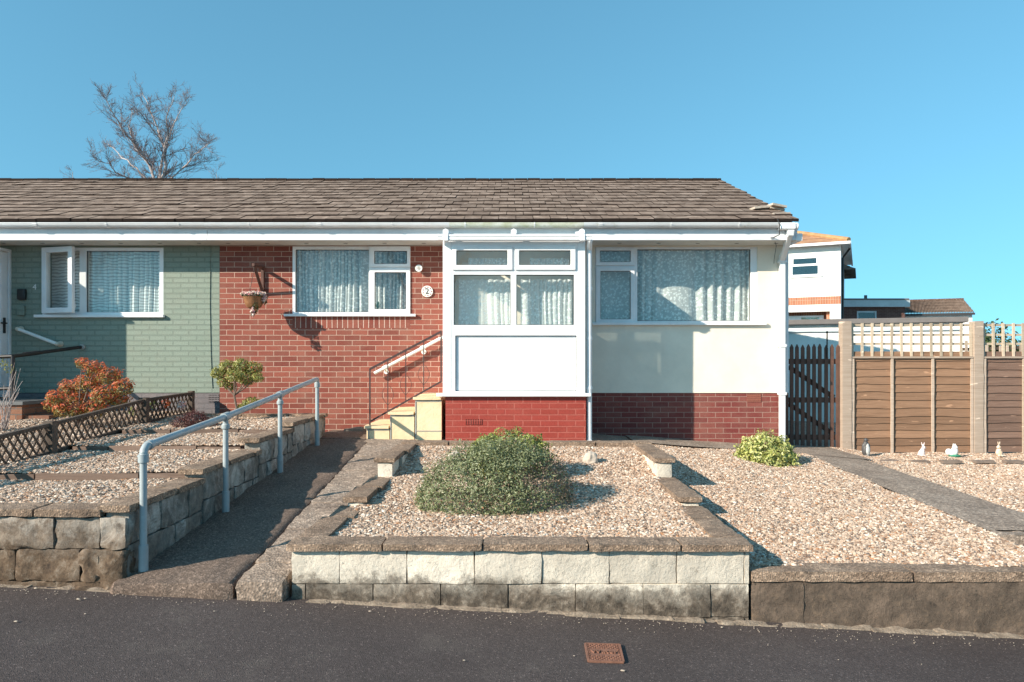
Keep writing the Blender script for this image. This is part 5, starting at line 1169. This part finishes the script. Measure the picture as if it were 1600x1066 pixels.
for k in range(420):
    x_ = rg.uniform(-3.9, 3.9); y_ = 4.80-abs(rg.gauss(0, .09)); s_ = rg.uniform(.0015, .0038); b.ball((x_, y_, roadz(x_)+.006), (s_*1.3, s_, s_*.7), 5, 4, amp=.4, seed=k)
for k in range(26):
    x_ = rg.choice([3.86, 4.62])+rg.gauss(0, .07); y_ = rg.uniform(6, 9.5); s_ = rg.uniform(.005, .009); b.ball((x_, y_, rightz(x_, y_)+.022), (s_*1.3, s_, s_*.7), 6, 5, amp=.4, seed=k)
tag(b.build('road_litter', 'debris', smooth=True), 'scattered pale chips and grit lying on the tarmac and path', 'litter', kind='stuff')

# ------------------------------------------------------------------ buildings behind
def local(name, loc, rz, label, cat, group=None):
    t = thing(name, (0, 0, 0), label, cat, group); t.location = loc; t.rotation_euler.z = rz; return t
# outbuilding, turned like the house behind it
t = local('outbuilding', (10.3, 16.8, -.1), R(-20), 'long low cream outbuilding with a dark flat roof edge behind the fence', 'outbuilding')
b = MB(); b.plate((-8.5, 0, 0, 2.70), [(-4.55, -4.05, 1.2, 2.25)], 0, .2); b.box(-.2, 0, .201, 4.5, 0, 2.70); b.box(-8.5, -8.3, .201, 4.5, 0, 2.7); b.build('wall', 'render_white', t)
b = MB(); b.box(-8.7, .12, -.14, 4.6, 2.70, 2.82); b.build('flat_roof', 'fascia_dark', t, bevel=.01)
b = MB(); b.box(-8.6, .05, -.05, -.003, 2.52, 2.56); b.build('wall_trim', 'bluefascia', t)
b = MB(); b.plate((-4.55, -4.05, 1.2, 2.25), [(-4.49, -4.11, 1.27, 1.75), (-4.49, -4.11, 1.81, 2.19)], .02, .08); w_ = b.build('window', 'upvc', t)
b = MB(); b.box(-4.5, -4.1, .05, .06, 1.25, 2.2); b.build('pane', 'glass2', w_)
b = MB(); b.box(-8.2, -.3, 1.5, 1.6, .1, 2.6); b.build('interior', 'dark', t)
def hip_roof(mb, x0, x1, y0, y1, z, pitch, ov=.35, ridge_along='x', gauge=.33):
    x0 -= ov; x1 += ov; y0 -= ov; y1 += ov; h = (y1-y0)/2; ym = (y0+y1)/2; top = z+h*math.tan(pitch); n = int(h/math.cos(pitch)/gauge)
    for i in range(n+1):
        a = i/(n+1); c = min(1, (i+1.15)/(n+1)); za = z+(top-z)*a+.03; zc = z+(top-z)*c
        A = (x0+h*a, x1-h*a, y0+h*a, y1-h*a); B = (x0+h*c, x1-h*c, y0+h*c, y1-h*c)
        ra = [(A[0], A[2], za), (A[1], A[2], za), (A[1], A[3], za), (A[0], A[3], za)]; rb = [(B[0], B[2], zc), (B[1], B[2], zc), (B[1], B[3], zc), (B[0], B[3], zc)]
        low = [(p[0], p[1], p[2]-.05) for p in ra]; o = len(mb.v); mb.v += low+ra+rb
        for k in range(4): mb.f.append((o+k, o+(k+1) % 4, o+4+(k+1) % 4, o+4+k)); mb.f.append((o+4+k, o+4+(k+1) % 4, o+8+(k+1) % 4, o+8+k))
    return top, h
t = local('house', (15.25, 34, -.6), R(-25.5), 'two storey white house with an orange hipped tile roof beyond the gate', 'house')
zE = 7.75
up_w = (-2.16, -.92, 6.35, 7.25); lo_w = (-4.3, -.72, 3.0, 4.98)
b = MB(); b.plate((-9, 0, 5.34, zE), [up_w], 0, .25); b.plate((-9, 0, 0, 4.979), [(-9.1, -.46, 3.0, 4.65)], 0, .25); b.box(-.25, 0, .251, 8, 0, zE); b.box(-9, -8.8, .251, 8, 0, zE); b.box(-9, 0, 8, 8.2, 0, zE); b.build('wall', 'render_white', t)
b = MB(); b.plate((-9, -.0, 4.98, 5.339), [], -.012, .25); b.build('brick_band', 'orangebrick', t)
b = MB(); b.box(-9, -.46, .75, .85, 2.9, 4.7); b.box(-.62, -.46, .251, .75, 2.9, 4.65); b.build('recessed_wall', 'orangebrick', t)
b = MB(); b.plate(up_w, [(up_w[0]+.1, up_w[1]-.12, 6.92, 7.18), (up_w[0]+.06, up_w[1]-.06, 6.42, 6.82)], .03, .1); b.box(up_w[0]-.06, up_w[1]+.12, -.06, .1, 6.28, 6.345); w_ = b.build('window', 'upvc', t)
b = MB(); b.box(up_w[0]+.02, up_w[1]-.02, .06, .07, 6.37, 7.22); b.build('pane', 'glass2', w_)
b = MB(); b.plate((-3.2, -.75, 3.1, 4.5), [(-1.75, -.95, 4.18, 4.42), (-1.75, -.95, 3.2, 4.04), (-2.55, -2.1, 3.2, 4.3)], .60, .70); w_ = b.build('window', 'upvc', t)
b = MB(); b.box(-2.9, -.9, .66, .67, 3.2, 4.45); b.build('pane', 'glass2', w_)
b = MB(); b.box(-2.0, -.93, .70, .72, 3.2, 4.45); b.build('blind', 'render', w_)
b = MB(); b.box(-8.7, -.3, 2.2, 2.3, .1, 7.6); b.build('interior', 'dark', t)
b = MB(); top, h_ = hip_roof(b, -9, 0, 0, 8, zE+.06, R(20)); rf = b.build('roof', 'orangetile', t)
b = MB(); b.tube([(.35, -.35, zE+.12), (-h_+.35, h_-.35, top+.06)], .12, 8); b.tube([(.35, 8.35, zE+.12), (-h_+.35, h_-.35, top+.06)], .12, 8); b.tube([(-9.35, -.35, zE+.12), (-9.35+h_, h_-.35, top+.06)], .12, 8); b.build('hip_tiles', 'hiptile', rf, smooth=True)
b = MB(); b.box(-9.4, .40, -.44, -.36, zE-.06, zE+.06); b.box(.36, .44, -.4, 8.4, zE-.06, zE+.06); b.box(-9.3, .35, -.35, 8.3, zE, zE+.04); b.build('gutter', 'gutter', t)
b = MB(); b.tube([(.38, 1.2, zE-.05), (.06, 1.2, zE-.5), (.06, 1.2, .5)], .05, 8); b.build('downpipe', 'blackiron', t)
b = MB(); hip_roof(b, -3.5, .3, 4.5, 8.6, 7.05, R(30), .3); b.build('lower_roof', 'tile', t)
# brown brick flat roofed extension
x0, x1, Yb = 15.6, X(1414, 37), 37.0
t = thing('flat_roof_extension', (17.5, Yb, 0), 'dark brown brick block with a pale flat roof fascia beside the white house', 'building')
zt_ = Z(470, Yb); b = MB(); wv = rc(1339, 1370, 486, 500, Yb); b.plate((x0, x1, -.5, zt_-.3), [wv], Yb, Yb+.2); b.box(x1-.2, x1, Yb+.201, Yb+5, -.5, zt_-.3); b.build('wall', 'brownbrick', t)
b = MB(); b.box(x0, x1+.15, Yb-.2, Yb+5.1, zt_-.32, zt_+.02); b.build('fascia', 'bluefascia', t)
b = MB(); b.box(x0, x1+.1, Yb-.22, Yb+5, zt_+.021, zt_+.10); b.tube([(X(1360, Yb), Yb+.5, zt_), (X(1360, Yb), Yb+.5, zt_+.32)], .08, 8); b.build('roof', 'fascia_dark', t)
b = MB(); b.plate(wv, [(wv[0]+.08, wv[1]-.08, wv[2]+.06, wv[3]-.08)], Yb+.02, Yb+.08); w_ = b.build('window', 'bluefascia', t)
b = MB(); b.box(wv[0]+.02, wv[1]-.02, Yb+.05, Yb+.06, wv[2], wv[3]); b.build('pane', 'glass2', w_)
# tiled outhouse
t = thing('tiled_outbuilding', (21.5, 38, 0), 'white building with a brown corrugated tile roof at the far right', 'building')
e0, e1, g0, g1_ = Vector((X(1411, 38), 38, Z(490, 38))), Vector((X(1522, 36.5), 36.5, Z(488, 36.5))), Vector((X(1414, 41), 41, Z(471.5, 41))), Vector((X(1506, 39.5), 39.5, Z(469, 39.5)))
b = MB(); n = 46; m_ = 9; o_ = 0
for j in range(m_+1):
    for i in range(n*4+1):
        u = i/(n*4); v = j/m_; p = (e0.lerp(e1, u)).lerp(g0.lerp(g1_, u), v); p.z += .05*math.sin(i*math.pi/2)+(.05 if j % 2 else 0); b.v.append(tuple(p))
for j in range(m_):
    for i in range(n*4):
        a = j*(n*4+1)+i; b.f.append((a, a+1, a+n*4+2, a+n*4+1))
rf = b.build('roof', 'tile', t)
b = MB(); b.bar(g0+Vector((0, 0, .04)), g1_+Vector((0, 0, .04)), .25, .12); b.build('ridge_tiles', 'moss', rf)
b = MB(); e2, e3 = e1+Vector((-.1, 2.6, 0)), e0+Vector((0, 3, 0)); lo = [Vector((p.x, p.y, -.5)) for p in (e0, e1, e2, e3)]; b.hexa([tuple(p+Vector((0, .15, 0))) for p in lo]+[tuple(p+Vector((0, .15, -.12))) for p in (e0, e1, e2, e3)]); b.build('wall', 'render_white', t)
b = MB(); b.bar(e0+Vector((0, -.08, -.08)), e1+Vector((0, -.08, -.08)), .1, .1); b.build('gutter', 'blackiron', t)
# far picket fence and shrub beyond the trellis
t = thing('rear_picket_fence', (9.5, 15, .2), 'weathered grey picket fence seen through the right trellis', 'fence')
b = MB(); x = 9.3
while x < 12.5: b.bar((x, 15, .1), (x, 15, 2.10+.08*math.sin(x*3)), .05, .02, (0, 1, 0)); x += .14
b.build('pickets', 'post', t)
b = MB(); b.bar((9.25, 15.03, 1.95), (12.5, 15.03, 2.05), .03, .06); b.bar((9.25, 15.03, 1.2), (12.5, 15.03, 1.3), .03, .08); b.build('rails', 'darkwood', t)
t = thing('evergreen_shrub', (X(1545, 22), 22, 0), 'dark green shrub rising behind the right trellis panel', 'bush')
cx = X(1538, 22); leaves('foliage', LK, [(cx, 22, 1.55, .42, .6, .95), (cx+.4, 22.3, 1.0, .6, .6, .8)], 9000, .12, t, seed=3, shell=(.5, 1.05)); stems('stem', 'bark', t, [([(cx, 22, -.3), (cx, 22, 1.8)], .08, .03)])
t = thing('distant_hedge', (32, 50, 0), 'hazy low line of distant trees at the right edge', 'hedge')
leaves('foliage', LK, [(30+i*3.2, 50+i, 1.2, 2.6, 2, 2.6+.5*math.sin(i*2)) for i in range(6)], 15000, .35, t, seed=4, shell=(.4, 1.05)); stems('stem', 'bark', t, [([(30+i*3.2, 50+i, -1), (30+i*3.2, 50+i, 1.5)], .15, .06) for i in range(6)])

# ------------------------------------------------------------------ bare birch
def bare_tree(name, loc, label, limbs, Y, ox, seed, spread=.34, twn=26, group=None):
    """limbs are polylines in metres; finer branches and twigs grow off them"""
    r = random.Random(seed); t = thing(name, loc, label, 'tree', group); main = MB(); tw = MB()
    def grow(p, d, L, rad, lvl):
        pts = [p]; rs = [rad]; q = p; n = 4
        for k in range(n):
            d = (d+Vector((r.gauss(0, .13), r.gauss(0, .13), r.gauss(.03, .10)))).normalized(); q = q+d*L/n; pts.append(q); rs.append(max(.0018, rad*(1-.8*(k+1)/n)))
            if lvl < 2:
                for s_ in range(2 if lvl == 0 else r.choice([1, 1, 2])):
                    dd = (d+Vector((r.gauss(0, .55), r.gauss(0, .55), r.gauss(.12, .35)))).normalized(); grow(q, dd, L*r.uniform(.32, .6), rad*.5, lvl+1)
        tw.tube(pts, rs, 4, cap=False)
    for pts, r0, r1 in limbs:
        n = len(pts); fine = []
        for a, c in zip(pts[:-1], pts[1:]):
            for k in range(3): fine.append(a.lerp(c, k/3)+Vector((r.gauss(0, .012), r.gauss(0, .012), r.gauss(0, .012))))
        fine.append(pts[-1]); m = len(fine); rs = [r0+(r1-r0)*(i/(m-1))**.8 for i in range(m)]; main.tube(fine, rs, 7)
        for i in range(1, m):
            d = (fine[i]-fine[i-1]).normalized()
            for s_ in range(r.choice([1, 2, 2, 3])):
                dd = (d*.9+Vector((r.gauss(0, .55), r.gauss(0, .55), r.gauss(.15, .35)))).normalized(); grow(fine[i], dd, r.uniform(.22, .62)*spread/.34*(1-.4*i/m), max(.0035, rs[i]*.4), 0)
    main.build('trunk', 'birch', t, smooth=True); tw.build('crown', 'twig', t); return t
YT = 19.0; rr_ = random.Random(12)
def lp(lst, dep=0):
    out = []
    for i, (zx, zy) in enumerate(lst):
        y = YT+dep*i/(len(lst)-1); out.append(Vector((X(80+zx/4.263, y), y, Z(120+zy/4.263, y))))
    return out
base = Vector((X(250, YT), YT, 0)); fork = Vector((X(246, YT), YT, Z(300, YT)))
limbs = [([base, base+Vector((.05, 0, 2.5)), base+Vector((-.03, 0, 4.6)), fork], .17, .10),
 ([fork]+lp([(655, 600), (600, 500), (540, 430), (470, 350), (430, 270), (385, 190), (350, 110)], -1.0), .036, .006),
 ([fork]+lp([(765, 600), (762, 500), (740, 440), (690, 300), (640, 180), (605, 110)], .5), .05, .006),
 ([fork]+lp([(740, 560), (775, 400), (770, 270), (820, 130)], -.6), .034, .006),
 (lp([(762, 500), (800, 350), (860, 230), (915, 160)], 1.0), .026, .005),
 ([fork]+lp([(800, 670), (880, 610), (980, 570), (1070, 560)], .9), .03, .005),
 (lp([(880, 610), (960, 520), (1030, 460), (1060, 440)], -.8), .02, .005),
 ([fork]+lp([(600, 640), (500, 560), (420, 480), (380, 450)], .8), .028, .005),
 ([fork]+lp([(520, 680), (430, 640), (390, 580), (300, 560)], -.9), .028, .005),
 ([fork]+lp([(655, 600), (560, 480), (520, 330), (540, 210)], 1.2), .028, .005),
 (lp([(740, 440), (660, 330), (580, 220), (520, 250)], -1.0), .02, .005)]
bt = bare_tree('birch_tree', (base.x, YT, 0), 'tall leafless birch with pale branches behind the roof on the left', limbs, YT, 0, 5)
def small(px, py, Y, s, seed, label, group=None):
    b_ = Vector((X(px, Y), Y, 0)); tp = Vector((X(px, Y), Y, Z(py, Y))); m1 = b_.lerp(tp, .75)
    return bare_tree('bare_tree', tuple(b_), label, [([b_, b_.lerp(tp, .4), m1], .08, .04), ([m1, m1.lerp(tp, .5)+Vector((.1, 0, 0)), tp], .03, .006), ([m1, m1+Vector((-.4*s, .2, .5*s)), m1+Vector((-.6*s, .2, 1.0*s))], .025, .006), ([m1, m1+Vector((.4*s, -.2, .4*s)), m1+Vector((.7*s, -.2, .9*s))], .025, .006)], Y, 0, seed, .3)
small(113, 268, 26, .5, 3, 'small bare treetop just showing over the roof at far left')
small(338, 270, 22, .5, 4, 'small bare treetop just over the roof, right of the large birch')
# bare trees across the road, seen only as reflections in the window glass
def opp_tree(x, y, sc_, seed, label):
    r = random.Random(seed); b0 = Vector((x, y, -.4)); fk = Vector((x, y, 2.6*sc_)); lm = [([b0, b0.lerp(fk, .5)+Vector((.05, 0, 0)), fk], .13, .09)]
    for k in range(9):
        a = k*.7+r.uniform(-.2, .2); e = r.uniform(.75, 1.35); d = Vector((math.cos(a)*math.cos(e), math.sin(a)*math.cos(e), math.sin(e)))*r.uniform(4.0, 5.5)*sc_
        lm.append(([fk, fk+d*.3+Vector((0, 0, -.1)), fk+d*.65, fk+d+Vector((0, 0, .2))], .06, .008))
    return bare_tree('bare_tree', (x, y, -.4), label, lm, 0, 0, seed, .62, group='bare trees across the road')
opp_tree(-13.5, -15, 1.15, 31, 'bare tree across the road opposite the brick bungalow')
opp_tree(-24, -16, 1.2, 32, 'bare tree across the road opposite the green bungalow')
opp_tree(-4, -17, 1.2, 33, 'bare tree across the road opposite the porch')

# ------------------------------------------------------------------ camera, sun, sky
cam = bpy.data.cameras.new('camera'); co = bpy.data.objects.new('camera', cam); C.objects.link(co); scene.camera = co
co.location = (0, 0, EYE); co.rotation_euler = (R(90), 0, 0); cam.sensor_width = 36; cam.lens = 36*F/1600; cam.shift_y = (HY-533)/1600; cam.clip_start = .05; cam.clip_end = 3000
sd = Vector((-1.65, -1.12, 1.0)).normalized()
sun = bpy.data.lights.new('sun', 'SUN'); so = bpy.data.objects.new('sun', sun); C.objects.link(so); sun.energy = 4.6; sun.angle = R(.5); sun.color = (1.0, .89, .75)
so.rotation_euler = sd.to_track_quat('Z', 'Y').to_euler(); so.location = (-10, -8, 12); sun.energy = 5.0
w = bpy.data.worlds.new('World'); scene.world = w; w.use_nodes = True; n = w.node_tree.nodes; l = w.node_tree.links
sk = n.new('ShaderNodeTexSky'); sk.sky_type = 'NISHITA'; sk.sun_disc = False; sk.sun_elevation = math.asin(sd.z); sk.sun_rotation = math.atan2(sd.x, sd.y); sk.altitude = 50; sk.air_density = 1.0; sk.dust_density = .3; sk.ozone_density = 2.0
mx = n.new('ShaderNodeMix'); mx.data_type = 'RGBA'; mx.blend_type = 'MULTIPLY'; mx.inputs[0].default_value = 1; l.new(sk.outputs[0], mx.inputs[6]); mx.inputs[7].default_value = (0.80, 1.33, 1.20, 1)
tcw = n.new('ShaderNodeTexCoord'); mpw = n.new('ShaderNodeMapping'); mpw.vector_type = 'POINT'; mpw.inputs['Scale'].default_value = (1, 1, .62); mpw.inputs['Location'].default_value = (0, 0, .22); l.new(tcw.outputs['Generated'], mpw.inputs[0]); l.new(mpw.outputs[0], sk.inputs[0])
l.new(mx.outputs[2], n['Background'].inputs[0]); n['Background'].inputs[1].default_value = .112
scene.view_settings.view_transform = 'Standard'; scene.view_settings.look = 'None'; scene.view_settings.gamma = 1; scene.view_settings.exposure = .7
scene.cycles.max_bounces = 8; scene.cycles.transparent_max_bounces = 24
for o in bpy.data.objects:
    if '_w' in o: del o['_w']
